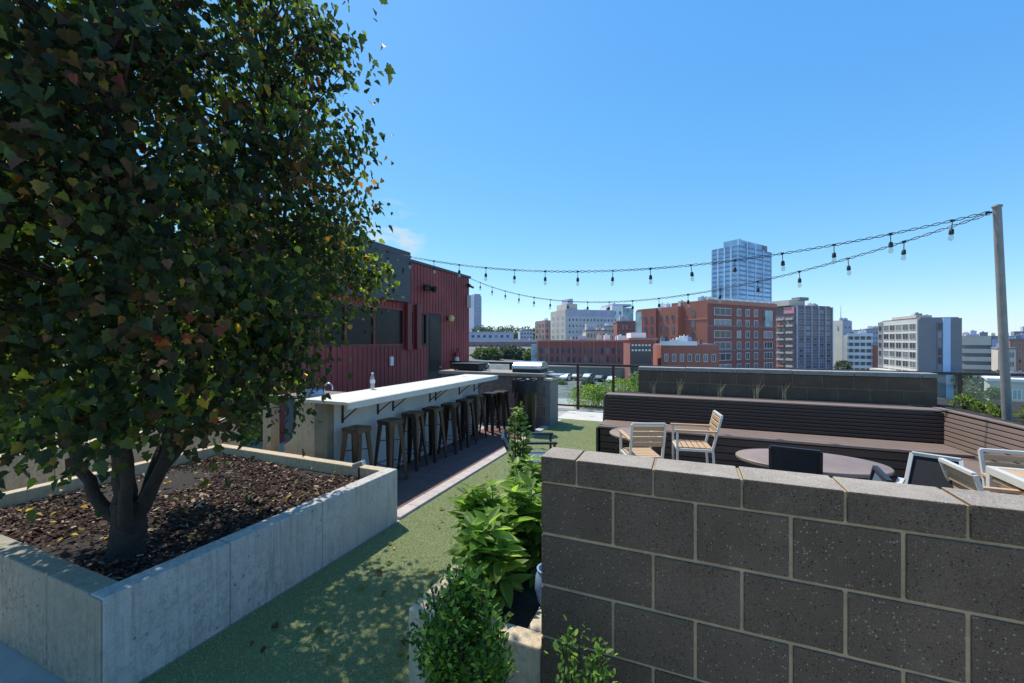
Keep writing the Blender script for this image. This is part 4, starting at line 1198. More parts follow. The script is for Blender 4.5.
# ================================================================== furniture
def armchair(loc, rz, label, w_=.46, d_=.44, seat='teak', back='teak', group='chairs around the tables', metal='white_metal', rake=.10, tp=1.0, zb=.83):
    """local front is +Y"""
    root = empty('terrace_chair', loc, rz, label, 'chair', group)
    hw, hd, t = w_ / 2, d_ / 2, .026
    zs, za = .43, .64
    mt = M[metal]
    for sx in (-1, 1):
        MB().bar((sx * hw, hd, 0), (sx * hw, hd, za - .012), t, t, 0, (0, 1, 0)).build('leg', mt, root, bevel=.003)
        mb = MB(); mb.bar((sx * hw, -hd - .03, 0), (sx * hw, -hd, zs), t, t, 0, (0, 1, 0)); mb.bar((sx * hw, -hd, zs), (sx * hw * tp, -hd - rake, zb), t, t, 0, (0, 1, 0))
        mb.build('leg', mt, root, bevel=.003)
        MB().box(sx * hw - .022, sx * hw + .022, -hd - .05, hd + .03, za - .011, za + .012).build('armrest', M['teak'] if seat == 'teak' else mt, root, bevel=.004)
    mb = MB()
    for sx in (-1, 1): mb.bar((sx * hw, -hd, zs - .02), (sx * hw, hd, zs - .02), .022, .03)
    for sy in (-1, 1): mb.bar((-hw, sy * hd, zs - .02), (hw, sy * hd, zs - .02), .022, .03)
    mb.build('frame', mt, root, bevel=.003)
    MB().bar((-hw * tp, -hd - rake, zb), (hw * tp, -hd - rake, zb), .03, .028).build('back_rail', mt, root, bevel=.003)
    mb = MB(); n = 6; g = d_ / n
    if seat == 'teak':
        for i in range(n): mb.box(-hw + .012, hw - .012, -hd + i * g + .006, -hd + (i + 1) * g - .006, zs - .006, zs + .012)
    else: mb.box(-hw + .012, hw - .012, -hd + .01, hd - .01, zs - .004, zs + .004)
    mb.build('seat', M[seat], root, bevel=.003)
    mb = MB()
    if back == 'teak':
        for i in range(4):
            z = zs + .14 + i * .062; f = (z - zs) / (zb - zs); y = -hd - rake * f
            mb.bar((-hw + .014, y, z + .024), (hw - .014, y, z + .024), .016, .05)
    else:
        a = (zs + .06 - zs) / (zb - zs)
        vs = [(-hw + .01, -hd - rake * a, zs + .06), (hw - .01, -hd - rake * a, zs + .06), (hw * tp - .01, -hd - rake, zb - .01), (-hw * tp + .01, -hd - rake, zb - .01)]
        vs += [(x, y - .006, z) for x, y, z in vs]
        mb.add(vs, [(0, 1, 2, 3), (7, 6, 5, 4), (0, 4, 5, 1), (1, 5, 6, 2), (2, 6, 7, 3), (3, 7, 4, 0)])
    mb.build('backrest', M[back], root, bevel=.002)
    return root
def face(dx, dy): return math.atan2(-dx, dy)
armchair((-.52, 5.10, 0), face(-.22, .55), 'cream chair with teak slats turned toward the small round table', .36, .42)
p2 = world(692, 5.3); armchair((p2.x, p2.y, 0), face(-.95, -.15), 'cream chair with teak slats seen side on before the long bench', .40, .40)
def round_table(loc, r, z, label, leg='black', sy=1.0):
    root = empty('round_table', loc, 0, label, 'table')
    MB().lathe([(r - .01, z - .03), (r, z - .022), (r, z - .006), (r - .008, z)], 48, sy=sy).build('tabletop', M['tabletop'], root, smooth=True)
    MB().tube([(0, 0, .03), (0, 0, z - .03)], .035, 12).build('column', M[leg], root, smooth=True)
    mb = MB()
    for k in range(4):
        a = k * PI / 2 + .4; mb.bar((0, 0, .03), (r * .62 * math.cos(a), r * .62 * math.sin(a), .015), .05, .022)
    mb.build('base', M[leg], root, bevel=.004)
round_table((-.63, 5.78, 0), .36, .52, 'small low round brown table at the left end of the long bench')
round_table((.95, 4.31, 0), .56, .72, 'large oval brown table in the middle of the terrace', 'steel', .62)
def seat_at(x, y, a, *args, **kw): return armchair((x, y, 0), a, *args, **kw)
seat_at(.80, 4.16, face(.12, 1), 'black chair with black sling back at the big oval table', .33, .42, 'sling', 'sling', metal='black', rake=.03, zb=.885)
seat_at(.87, 3.55, face(-1, .12), 'dark chair right of the big oval table, only its top showing over the wall', .36, .42, 'sling_blue', 'sling_blue', metal='black', zb=.86)
seat_at(1.62, 3.98, face(-.42, -.9), 'cream framed chair with black sling back, facing the viewer', .37, .42, 'sling', 'sling', rake=.20, tp=.74)
seat_at(2.13, 4.07, face(1, .02), 'cream framed chair with teak slatted back left of the cream framed table', .40, .42, rake=.13)
def square_table():
    root = empty('dining_table', (2.545, 3.93, 0), 0, 'rectangular cream framed table with wooden top at the right edge', 'table')
    hw, hd, z = .31, .665, .73
    mb = MB()
    n = 6; g = (2 * hw - .05) / n
    for i in range(n): mb.box(-hw + .025 + i * g + .003, -hw + .025 + (i + 1) * g - .003, -hd + .026, hd - .026, z - .02, z + .001)
    mb.build('tabletop', M['teak'], root, bevel=.003)
    mb = MB()
    for s_ in (-1, 1):
        mb.box(s_ * hw - .025, s_ * hw + .025, -hd - .025, hd + .025, z - .055, z + .006)
        mb.box(-hw + .024, hw - .024, s_ * hd - .025, s_ * hd + .025, z - .054, z + .005)
    mb.build('frame', M['white_metal'], root, bevel=.004)
    for sx in (-1, 1):
        for sy in (-1, 1): MB().box(sx * hw - .024, sx * hw + .024, sy * hd - .024, sy * hd + .024, 0, z - .056).build('leg', M['white_metal'], root, bevel=.003)
square_table()
seat_at(2.46, 4.46, face(0, -1), 'cream framed chair at the far end of the cream framed table', .42, .42)
pc = world(533, 4.75); armchair((pc.x, pc.y, 0), face(.95, .4), 'black armchair with slate blue sling beyond the plant box', .46, .44, 'sling_blue', 'sling_blue', 'chairs on the turf', 'black', .12, zb=.68)

# ================================================================== CITY
def cmat(name, c, var=.12, scale=.2): return plain(name, sc(c, 1.25), .85, 0, var, scale, 0)  # far colours paled toward blue, distance haze put into the base colour
BRK = cmat('orange brick', (.34, .125, .085), .15)
BRK2 = cmat('dark brick', (.27, .095, .075), .15)
BRKL = cmat('light brick', (.42, .19, .13), .12)
GRYW = cmat('pale grey cladding', (.46, .45, .46)); TANW = cmat('tan cladding', (.45, .39, .33)); WHT = cmat('white band', (.72, .70, .66))
MAUVE = cmat('mauve grey masonry', (.19, .14, .14)); HOTEL = cmat('hotel grey', (.20, .195, .205)); HOTELW = cmat('hotel white', (.50, .475, .43))
BEIGE = cmat('beige slab', (.46, .42, .36)); CONC = cmat('pale far concrete', (.54, .46, .37)); SLATE = cmat('slate roof', (.2, .2, .22))
BLUEG = glassy('blue tower glass', (.34, .52, .72), .12, .35, .05); BLUEB = cmat('blue spandrel', (.17, .27, .40)); PALEF = cmat('pale fin', (.66, .72, .78))
BLUES = cmat('pale blue stripe', (.42, .53, .68)); TEAL = glassy('teal glass', (.22, .36, .40), .15)
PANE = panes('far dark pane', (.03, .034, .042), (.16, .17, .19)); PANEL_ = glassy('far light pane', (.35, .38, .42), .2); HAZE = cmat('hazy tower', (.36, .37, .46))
PINK = cmat('pink banner', (.55, .25, .27))

def corner_frame(px, d, phi, zb):
    p = world(px, d); x = Vector((CS, SN, 0)) * math.cos(phi) + Vector((-SN, CS, 0)) * math.sin(phi)
    return p, math.atan2(x.y, x.x)
def length_to(px0, d0, phi, px1, right=True):
    """length along the receding face from its near corner until it reaches a photo column"""
    r0 = (px0 - CX) / F * d0; u = (px1 - CX) / F
    cr, cd_ = (math.cos(phi), math.sin(phi)) if right else (-math.sin(phi), math.cos(phi))
    return (u * d0 - r0) / (cr - u * cd_)
WM = {}
def winmesh(w_, h_, fr, pn, mull=1):
    k = (round(w_, 2), round(h_, 2), fr.name, pn.name, mull)
    if k in WM: return WM[k]
    mb = MB(); t = min(.12, w_ * .09)
    mb.box(-w_ / 2, w_ / 2, -.10, .02, 0, t); mb.box(-w_ / 2, w_ / 2, -.10, .02, h_ - t, h_)
    mb.box(-w_ / 2, -w_ / 2 + t, -.098, .02, t, h_ - t); mb.box(w_ / 2 - t, w_ / 2, -.098, .02, t, h_ - t)
    for i in range(mull):
        x = -w_ / 2 + w_ * (i + 1) / (mull + 1); mb.box(x - t * .4, x + t * .4, -.09, .02, t, h_ - t)
    mb.box(-w_ / 2 + t, w_ / 2 - t, -.03, .01, t, h_ - t, 1)
    me = mb.mesh('window'); me.materials.append(fr); me.materials.append(pn); me.polygons.foreach_set('material_index', mb.m)
    WM[k] = me; return me
class Bld:
    def __init__(s, name, label, px, d, phi, zb, cat='building', turn=None):
        if turn is not None: phi = turn - math.degrees(math.atan((px - CX) / F))
        s.phi = math.radians(phi); s.px, s.d = px, d
        p, a = corner_frame(px, d, s.phi, zb); s.zb = zb
        s.root = empty(name, (p.x, p.y, zb), a, label, cat); s.wins = []
    def L(s, px1, right=True, px0=None): return length_to(s.px, s.d, s.phi, px1, right)
    def zt(s, py, d=None): return H - (py - CY) / F * (d or s.d) - s.zb
    def box(s, name, x0, x1, y0, y1, z0, z1, mat):
        if name == 'wall' and not hasattr(s, 'dim'): s.dim = (x0, x1, y0, y1, z1)
        return MB().box(x0, x1, y0, y1, z0, z1).build(name, mat, s.root)
    def grid(s, side, a0, a1, z0, z1, nx, nz, wf=.5, hf=.55, fr=None, pn=None, off=0.0, mull=1, skip=0):
        w_ = (a1 - a0) / nx; h_ = (z1 - z0) / nz; me = winmesh(w_ * wf, h_ * hf, fr or WHT, pn or PANE, mull)
        for j in range(nz):
            for i in range(nx):
                a = a0 + (i + .5) * w_; z = z0 + j * h_ + h_ * (1 - hf) * .5
                if skip and R.random() < skip: continue
                loc = Vector((a, off - .02, z)) if side == 'F' else Vector((off - .02, a, z))
                s.wins.append((me, loc, 0 if side == 'F' else -PI / 2))
    def done(s):
        if getattr(s, 'dim', None):
            x0, x1, y0, y1, z = s.dim
            for k in range(R.randint(3, 6)):
                w_ = R.uniform(.8, 2.6); d_ = R.uniform(.8, 2.0); h_ = R.uniform(.5, 1.6)
                x = R.uniform(x0 + .5, max(x0 + .6, x1 - w_ - .5)); y = R.uniform(y0 + .8, y0 + max(1, (y1 - y0) * .5))
                MB().box(x, x + w_, y, y + d_, z, z + .6 + h_).box(x + w_ * .3, x + w_ * .5, y + .1, y + d_ * .6, z + .61 + h_, z + 1.0 + h_).build('roof_vent', R.choice([CONC, HAZE, SLATE, WHT]), s.root)
        ws = s.wins
        for me, loc, rz in ws[:100]:
            o = bpy.data.objects.new('window', me); COL.objects.link(o); o.parent = s.root; o.location = loc; o.rotation_euler = (0, 0, rz)
        if len(ws) > 100:
            V, Fc, Mi = [], [], []; mats = []
            for me, loc, rz in ws[100:]:
                X = Matrix.Translation(loc) @ Euler((0, 0, rz)).to_matrix().to_4x4(); b = len(V)
                V += [tuple(X @ v.co) for v in me.vertices]
                mm = []
                for m_ in me.materials:
                    if m_ not in mats: mats.append(m_)
                    mm.append(mats.index(m_))
                for p in me.polygons: Fc.append(tuple(b + i for i in p.vertices)); Mi.append(mm[p.material_index])
            me = bpy.data.meshes.new('window'); me.from_pydata(V, [], Fc)
            for m_ in mats: me.materials.append(m_)
            me.polygons.foreach_set('material_index', Mi)
            o = bpy.data.objects.new('window', me); COL.objects.link(o); o.parent = s.root; o['kind'] = 'stuff'

# -- main orange brick apartment block
b = Bld('brick_apartments', 'tall orange brick apartment block with a sunlit left face, at the centre', 708, 120, 28, -12)
Lr, Ll = b.L(776), b.L(672, False); ht = b.zt(301)
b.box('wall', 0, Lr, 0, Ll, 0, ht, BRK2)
b.box('wall', -.25, -.005, 0.0, Ll, 0, ht + .3, BRK)  # sunlit face put into the colour: brighter brick skin over darker body
b.box('roof', .3, Lr - .3, .3, Ll - .3, ht + .005, ht + .25, SLATE)
b.box('parapet', -.3, Lr + .2, -.22, -.03, ht - .7, ht + .5, BRKL)
for k in range(9): b.box('balustrade', Lr * k / 9 + .15, Lr * (k + 1) / 9 - .15, .2, .4, ht + .26, ht + 1.2, WHT)
fh = 3.55
for z in (ht - 2.9 - fh * 1, ht - 2.9 - fh * 3): pass
for k in range(3):
    zz = ht - 7.2 - k * 7.1
    b.box('belt_course', -.34, Lr + .1, -.12, -.004, zz, zz + .35, SLATE)
    b.box('belt_course', -.34, -.26, 0, Ll, zz + 2.0, zz + 2.35, BRKL)
b.grid('F', 1.0, Lr * .36, ht - 21, ht - 1.2, 1, 6, .7, .66, WHT, PANE, 0, 2)
b.grid('F', Lr * .36, Lr * .74, ht - 21, ht - 1.2, 3, 6, .45, .66, WHT, PANE, 0, 1)
b.grid('F', Lr * .76, Lr * .98, ht - 21, ht - 1.2, 1, 6, .62, .66, WHT, PANE, 0, 2)
b.grid('L', Ll * .25, Ll * .5, ht - 21, ht - 1.5, 1, 6, .34, .6, SLATE, PANE, -.25, 0)
b.box('glass_bay', Lr * .80, Lr * .92, -.5, -.13, ht - 7, ht - 1.8, TEAL)
b.done()
b = Bld('brick_apartments', 'red brick wing with paired dark windows left of the tall block', 678, 126, 28, -12)
Lr, Ll = b.L(690), b.L(636, False); ht = b.zt(307)
b.box('wall', 0, Lr, 0, Ll, 0, ht, BRK); b.box('roof', .3, Lr - .3, .3, Ll - .3, ht, ht + .3, SLATE)
b.box('glass_bay', -.4, -.01, Ll * .82, Ll * .99, ht - 12, ht - .6, TEAL)
b.box('wall', -.9, -.01, Ll * .45, Ll * .80, 0, ht + .2, BRK2)
b.grid('L', Ll * .05, Ll * .44, ht - 18, ht - 1.5, 3, 5, .38, .55, SLATE, PANE); b.grid('L', Ll * .48, Ll * .78, ht - 18, ht - 1.5, 2, 5, .35, .55, SLATE, PANE, -.9)
b.done()
b = Bld('brick_rowhouse', 'low brick wing with white cornice before the tall brick block', 661, 100, -10, -12)
Lr, Ll = b.L(719), 12; ht = b.zt(345)
b.box('wall', 0, Lr, 0, Ll, 0, ht, BRK); b.box('cornice', -.2, Lr * .62, -.35, -.01, ht - .1, ht + .9, WHT); b.box('roof', .3, Lr - .3, .3, Ll, ht, ht + .25, SLATE)
b.box('chimney', Lr * .7, Lr * .76, 2, 3, ht + .2, ht + 1.3, BRK2)
b.grid('F', .3, Lr - .3, ht - 10.5, ht - 1.5, 7, 3, .5, .6, WHT, PANE); b.done()
b = Bld('brick_rowhouse', 'small brick building with arched white shopfront and tiled roof', 630, 96, -8, -11)
Lr, Ll = b.L(652), 12; ht = b.zt(340)
b.box('wall', 0, Lr, 0, Ll, 0, ht, BRK2); b.box('roof', -.3, Lr + 1.2, -.3, Ll, ht, ht + .5, BRKL); b.box('penthouse', .6, Lr - .8, 3, Ll - 1, ht + .5, ht + 1.7, WHT)
b.box('glass_front', .2, Lr - .2, -.12, -.01, 1, ht - 1.2, PANE); b.grid('F', .2, Lr - .2, ht - 2.9, ht - .6, 6, 2, .6, .35, WHT, WHT, -.12, 0); b.done()
# -- long low brick building
b = Bld('brick_warehouse', 'long low red brick building with a row of windows behind the railing', 538, 132, -6, -8)
Lr, Ll = b.L(628), 16; ht = b.zt(341.5)
b.box('wall', 0, Lr, 0, Ll, 0, ht, BRK2); b.box('parapet', -.2, Lr + .2, -.25, Ll, ht, ht + .45, BRKL); b.box('glass_corner', -2.2, -.02, -.05, 6, 0, ht - 1.0, TEAL)
for k in range(9): b.box('pilaster', Lr * k / 8 - .25, Lr * k / 8 + .25, -.26, -.01, 0, ht - .05, BRK)
b.grid('F', .2, Lr - .2, ht - 6.8, ht - 1.6, 16, 2, .55, .75, SLATE, PANE); b.done()
# -- large pale institutional building
b = Bld('office_block', 'wide pale grey office block with rows of small windows', 566, 250, 16, -12)
Lr, Ll = b.L(615), b.L(551, False); ht = b.zt(310)
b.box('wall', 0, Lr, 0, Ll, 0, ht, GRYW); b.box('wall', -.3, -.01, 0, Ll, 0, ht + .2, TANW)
b.box('roof', .5, Lr - .5, .5, Ll - .5, ht, ht + .4, SLATE); b.box('top_band', -.1, Lr + .1, -.25, -.01, ht - 3.4, ht - .3, HAZE)
b.box('penthouse', 2, Lr * .28, 4, Ll * .8, ht + .4, b.zt(303), CONC); b.box('penthouse', 4.5, Lr * .22, 6, Ll * .7, b.zt(303) + .01, b.zt(297.5), HAZE)
b.grid('F', 1.2, Lr - 1, 6, ht - 4, 13, 6, .45, .42, GRYW, PANE, 0, 0); b.grid('L', 1, Ll - 1, 6, ht - 2, 3, 6, .4, .45, TANW, PANEL_, -.3, 0); b.done()
b = Bld('office_tower', 'white and teal building with an angled white brace beside the office block', 612, 262, 10, -12)
Lr, Ll = b.L(634), 20; ht = b.zt(306)
b.box('wall', 0, Lr * .5, 0, Ll, 0, ht, WHT); b.box('wall', Lr * .5 + .01, Lr, .8, Ll, 0, ht - 1, TEAL); b.box('roof', 1, Lr - 1, 1.5, Ll, ht, ht + 1.4, HAZE)
for k in range(5): b.box('floor_band', Lr * .5, Lr + .2, .2, .78, 6 + k * 4.2, 7.6 + k * 4.2, WHT)
b.grid('F', .3, Lr * .48, 5, ht - 2, 2, 6, .4, .5, WHT, PANE, 0, 0); b.done()
def stacks():
    p = world(591.5, 235); root = empty('rooftop_shaft', (p.x, p.y, -12), TH, 'pale tapered concrete shaft standing before the office block', 'tower')
    zt = H + 16 / F * 235 + 12
    MB().box(-2.9, 2.9, 0, 5, zt - 9, zt).build('head', CONC, root, bevel=.1); MB().box(-2.6, -1.0, .3, 5, 0, zt - 9.01).box(1.0, 2.6, .3, 5, 0, zt - 9.01).build('shaft', CONC, root); MB().box(-.98, .98, .8, 4.8, 0, zt - 9.02).build('recess', SLATE, root)
stacks()
# -- blue glass tower
b = Bld('glass_tower', 'tall blue glass office tower above the brick apartments', 738, 320, 33, -14)
Lr, Ll = b.L(771), b.L(712, False); ht = b.zt(245)
b.box('glass_wall', 0, Lr, 0, Ll, 0, ht, BLUEG)
cr_h = b.zt(239)
b.box('crown', .4, Lr * .72, .4, Ll * .55, ht + .01, cr_h, BLUEG); b.box('plant_room', Lr * .74, Lr * .94, 1.5, Ll * .5, ht + .01, ht + 5.0, SLATE)
mb = MB(); nf = 24
for k in range(nf):
    z = ht * (k + 1) / nf - 1.3; mb.box(-.12, Lr + .12, -.12, Ll + .12, z, z + 1.25)
mb.build('floor_bands', BLUEB, b.root)
mb = MB()
for k in range(5): x = Lr * k / 4; mb.box(x - .4, x + .4, -.5, -.13, 0, (cr_h if k < 3 else ht))
for k in range(1, 5): y = Ll * k / 4; mb.box(-.5, -.13, y - .4, y + .4, 0, ht - .5)
mb.build('fins', PALEF, b.root); b.box('corner_strip', -.35, .55, -.6, -.01, 0, ht, BLUEB)
MB().tube([(Lr * .2, 5, cr_h), (Lr * .2, 5, cr_h + 2)], .3, 6).tube([(Lr * .2, 5, cr_h + 2), (Lr * .2 + 4, 5, cr_h + 2.8)], .25, 6).build('roof_crane', SLATE, b.root); b.done()
# -- mauve apartment high-rise
b = Bld('apartment_tower', 'mauve grey apartment tower with balconies right of the brick block', 797, 190, 20, -14)
Lr, Ll = b.L(832), b.L(775, False); ht = b.zt(306)
b.box('wall', 0, Lr, 0, Ll, 0, ht, MAUVE); b.box('roof', .5, Lr - .5, .5, Ll - .5, ht, ht + .5, SLATE); b.box('penthouse', -1, Lr * .4, 3, 12, ht + .5, ht + 3.0, CONC)
b.box('plant_room', Lr * .2, Lr * .45, 2, 6, ht + 3.02, ht + 4.4, SLATE)
b.box('facade_sign', -.6, -.02, 1, Ll * .55, ht - 3.2, ht - .2, PINK)
for k in range(9):
    z = ht - 6.2 - k * 3.1
    b.box('balcony', -1.3, -.02, Ll * .12, Ll * .42, z, z + 1.0, TANW); b.box('balcony', -1.3, -.02, Ll * .52, Ll * .9, z, z + .8, BRKL if k % 3 == 1 else TANW)
for k in range(6): b.box('pilaster', Lr * k / 5 - .3, Lr * k / 5 + .3, -.35, -.01, 0, ht + .05, HAZE)
b.grid('F', .4, Lr - .4, 2, ht - 1, 5, 11, .6, .6, GRYW, PANE); b.grid('L', 1, Ll - 1, 2, ht - 4, 4, 10, .5, .55, GRYW, PANE); b.done()
# -- beige slab with antenna
b = Bld('slab_tower', 'beige blank walled slab with a thin roof antenna', 843, 235, 25, -16, turn=48)
Lr, Ll = b.L(852), b.L(831, False); ht = b.zt(321)
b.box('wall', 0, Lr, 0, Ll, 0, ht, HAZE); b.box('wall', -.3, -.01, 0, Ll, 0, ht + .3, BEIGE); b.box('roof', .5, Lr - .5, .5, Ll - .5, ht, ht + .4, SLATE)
MB().tube([(1, Ll * .3, ht), (1, Ll * .3, ht + 9)], [.18, .06], 6).build('antenna', SLATE, b.root)
MB().prism([(Ll * .3, ht - 5), (Ll * .42, ht - 5), (Ll * .36, ht - 2.6)], -.5, -.31, 'x').build('emblem', SLATE, b.root)
b.grid('F', .5, Lr - .5, 4, ht - 2, 2, 7, .5, .4, GRYW, PANE, 0, 0); b.done()
# -- white striped garage + brick stair
b = Bld('parking_garage', 'white striped parking garage between beige slab and grey hotel', 848, 200, 0, -15, turn=5)
Lr = b.L(872); ht = b.zt(333)
b.box('wall', 0, Lr, .8, 22, 0, ht - 1, PANE)
for k in range(6): b.box('deck_band', -.3, Lr + .3, 0, .78, ht - 1.6 - k * 3.0, ht - .2 - k * 3.0, WHT)
for k in range(5): b.box('column', Lr * k / 4 - .35, Lr * k / 4 + .35, .1, .75, 0, ht - 1.62, CONC)
b.box('stair_tower', Lr + .32, Lr + 5, -1, 8, 0, b.zt(345), BRK); b.done()
b = Bld('office_block', 'low dark rooftop building glimpsed behind the striped garage', 846, 300, 5, -15, turn=5)
Lr = b.L(884); b.box('wall', 0, Lr, 0, 20, 0, b.zt(331), HAZE); b.box('roof', .4, Lr - .4, .4, 19, b.zt(331), b.zt(330), SLATE); b.grid('F', .5, Lr - .5, 8, b.zt(333), 9, 4, .5, .5, GRYW, PANE); b.done()
# -- grey hotel
b = Bld('hotel', 'grey hotel with white framed windows and a pale blue vertical stripe', 919, 126, 0, -18, turn=24)
Lr, Ll = b.L(962), b.L(880, False); ht = b.zt(318.5)
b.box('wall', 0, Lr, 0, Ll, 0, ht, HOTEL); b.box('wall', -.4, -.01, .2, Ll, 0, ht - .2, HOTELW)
b.box('roof', .5, Lr - .5, .5, Ll - .5, ht, ht + .3, SLATE); b.box('parapet', .4, 4, Ll * .1, Ll * .7, ht + .31, ht + 1.1, TANW)
xs_ = [b.L(v) for v in (936.5, 942.5, 950)]
b.box('blue_stripe', xs_[1], xs_[2], -.3, -.01, 0, ht + .05, BLUES)
b.box('recess', xs_[0], xs_[1] - .02, -.06, -.01, ht - 16.3, ht - 1.2, SLATE)
b.box('podium', xs_[0] - .5, Lr + 1.6, -1.6, -.31, 0, ht - 16.5, HOTEL); b.box('blue_base', xs_[1], xs_[2], -1.75, -1.61, 0, ht - 16.0, BLUES)
b.box('corner_strip', -.55, -.41, Ll * .86, Ll + .1, 0, ht - .3, HOTEL)
b.grid('L', Ll * .87, Ll - .1, ht - 24, ht - 1, 1, 8, .6, .6, HOTEL, PANE, -.56, 1)
b.grid('L', .4, Ll * .85, ht - 24, ht - 1, 5, 8, .84, .70, HOTELW, PANE, -.41, 1)
b.grid('F', xs_[0], xs_[1], ht - 16.2, ht - 1.2, 1, 6, .85, .88, SLATE, PANE, -.07, 0)
b.box('canopy', -3, -.42, 0, Ll, ht - 17.2, ht - 16.4, HOTELW); b.done()
# -- beige striped low rise at right
b = Bld('parking_garage', 'beige garage with horizontal concrete bands right of the hotel', 962, 175, -6, -18, turn=4)
Lr = b.L(998); ht = b.zt(334.5)
b.box('wall', 0, Lr, .9, 30, 0, ht - .6, SLATE); b.box('penthouse', Lr * .12, Lr * .5, 1.2, 10, ht - .6, ht + .2, HAZE)
for k in range(6): b.box('deck_band', -.2, Lr * .82, 0, .85, ht - 4.4 - k * 3.3, ht - 2.6 - k * 3.3 + (1.9 if k == 0 else 0), CONC)
b.box('end_wall', Lr * .83, Lr, -.1, .88, 0, ht - 2, HAZE); b.done()
b = Bld('office_block', 'wide grey low building with stepped rooftop structures at the right edge', 988, 210, -8, -18, turn=4)
Lr = b.L(1090); ht = b.zt(337)
b.box('wall', 0, Lr, 0, 30, 0, ht, HAZE); b.box('roof', .5, Lr - .5, .5, 29, ht, ht + .5, SLATE); b.box('podium', -2, Lr, -14, -.01, 0, ht - 11, CONC)
b.box('penthouse', 9, 24, 6, 18, ht + .51, ht + 2.8, SLATE); b.box('plant_room', 12, 19, 8, 16, ht + 2.81, ht + 5.2, HAZE)
b.grid('F', .5, Lr - .5, 8, ht - 1, 14, 3, .55, .5, GRYW, PANE); b.done()
b = Bld('shop_building', 'low white roofed building beyond the railing, lower right corner', 990, 95, -12, -18, turn=4)
Lr = b.L(1120); ht = b.zt(378)
b.box('wall', 0, Lr, 0, 14, 0, ht - .6, BEIGE); b.box('roof', -.5, Lr + .5, -.6, 14, ht - .59, ht, WHT); b.grid('F', .5, Lr - .5, 2, ht - 1.5, 7, 2, .6, .6, WHT, TEAL); b.done()
# -- far left
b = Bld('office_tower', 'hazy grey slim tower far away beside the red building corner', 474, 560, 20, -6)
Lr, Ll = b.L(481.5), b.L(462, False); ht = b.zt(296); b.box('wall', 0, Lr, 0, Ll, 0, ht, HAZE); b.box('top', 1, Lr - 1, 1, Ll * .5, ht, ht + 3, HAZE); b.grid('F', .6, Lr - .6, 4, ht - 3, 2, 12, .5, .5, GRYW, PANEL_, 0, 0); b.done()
b = Bld('stadium_building', 'long pale building with brick base on the far left skyline', 440, 330, -4, -8)
Lr = b.L(512); ht = b.zt(333)
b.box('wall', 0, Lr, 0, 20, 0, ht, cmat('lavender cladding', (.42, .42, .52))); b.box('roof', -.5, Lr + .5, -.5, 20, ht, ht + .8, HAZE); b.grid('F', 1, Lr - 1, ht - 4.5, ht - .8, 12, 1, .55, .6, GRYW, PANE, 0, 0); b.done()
b = Bld('brick_warehouse', 'long brick hall with pale roof below the far left skyline', 430, 270, -3, -6)
Lr = b.L(537); ht = b.zt(342)
b.box('wall', 0, Lr, 0, 25, 0, ht, cmat('hazy brick', (.30, .18, .17))); b.box('roof', -.5, Lr + .5, -.5, 25, ht, ht + 1.6, cmat('pale roof', (.42, .40, .44))); b.grid('F', 1, Lr - 1, 1.5, ht - 1, 18, 1, .3, .6, BRK2, PANE, 0, 0); b.done()
b = Bld('brick_apartments', 'narrow brick building with fire escape left of the pale office block', 545, 300, 20, -10)
Lr, Ll = b.L(552.5), b.L(535, False); ht = b.zt(321); cb = cmat('hazy brown brick', (.32, .22, .19))
b.box('wall', 0, Lr, 0, Ll, 0, ht, cb); b.box('roof', .4, Lr - .4, .4, Ll - .4, ht, ht + .5, SLATE); b.grid('F', .4, Lr - .4, 8, ht - 1, 2, 4, .45, .5, BRK2, PANE); b.grid('L', .5, Ll - .5, 8, ht - 1, 3, 4, .45, .5, BRK2, PANE)
MB().tube([(-.6, Ll * .1, ht - 12), (-.6, Ll * .9, ht - 1)], .35, 5).build('fire_escape', SLATE, b.root); b.done()


# infill: mid-rise blocks between the larger buildings
def infill(px0, px1, py, d, zb, mat, nx, nz, label, turn=6, roofm=None, name='office_block', fr=None):
    b = Bld(name, label, px0, d, 0, zb, turn=turn)
    Lr = b.L(px1); ht = b.zt(py)
    b.box('wall', 0, Lr, 0, 16, 0, ht, mat); b.box('roof', -.2, Lr + .2, -.2, 16, ht + .005, ht + .5, roofm or SLATE)
    b.box('plant_room', Lr * .2, Lr * .45, 3, 8, ht + .51, ht + 2.2, HAZE); b.box('plant_room', Lr * .6, Lr * .7, 3, 6, ht + .51, ht + 1.5, CONC)
    b.grid('F', .4, Lr - .4, ht - nz * 3.2 - .5, ht - .5, nx, nz, .55, .55, fr or GRYW, PANE); b.done()
infill(832, 850, 338, 330, -15, MAUVE, 5, 5, 'mauve mid rise peeping out left of the striped garage')
infill(866, 882, 329.5, 260, -15, HAZE, 5, 6, 'hazy grey mid rise directly left of the grey hotel')
infill(958, 976, 345, 230, -18, BEIGE, 5, 5, 'beige mid rise just right of the grey hotel')
infill(998, 1016, 349, 150, -18, CONC, 6, 4, 'pale concrete mid rise right of the light pole top')
infill(1010, 1060, 340, 170, -18, BRKL, 8, 5, 'light brick mid rise at the far right edge', name='brick_apartments')
infill(617, 636, 322, 175, -10, BRK2, 5, 5, 'dark brick mid rise left of the red brick wing', name='brick_apartments')
infill(586, 606, 331, 190, -10, CONC, 6, 4, 'pale low block before the wide pale office block')
infill(604, 618, 327, 215, -10, TANW, 4, 4, 'tan block right of the pale concrete shaft')
infill(480, 500, 334, 380, -8, TANW, 5, 2, 'tan house on the far left ridge', name='house')
infill(520, 533, 331, 350, -8, GRYW, 4, 3, 'pale house row on the ridge left of the narrow brick building', name='house')
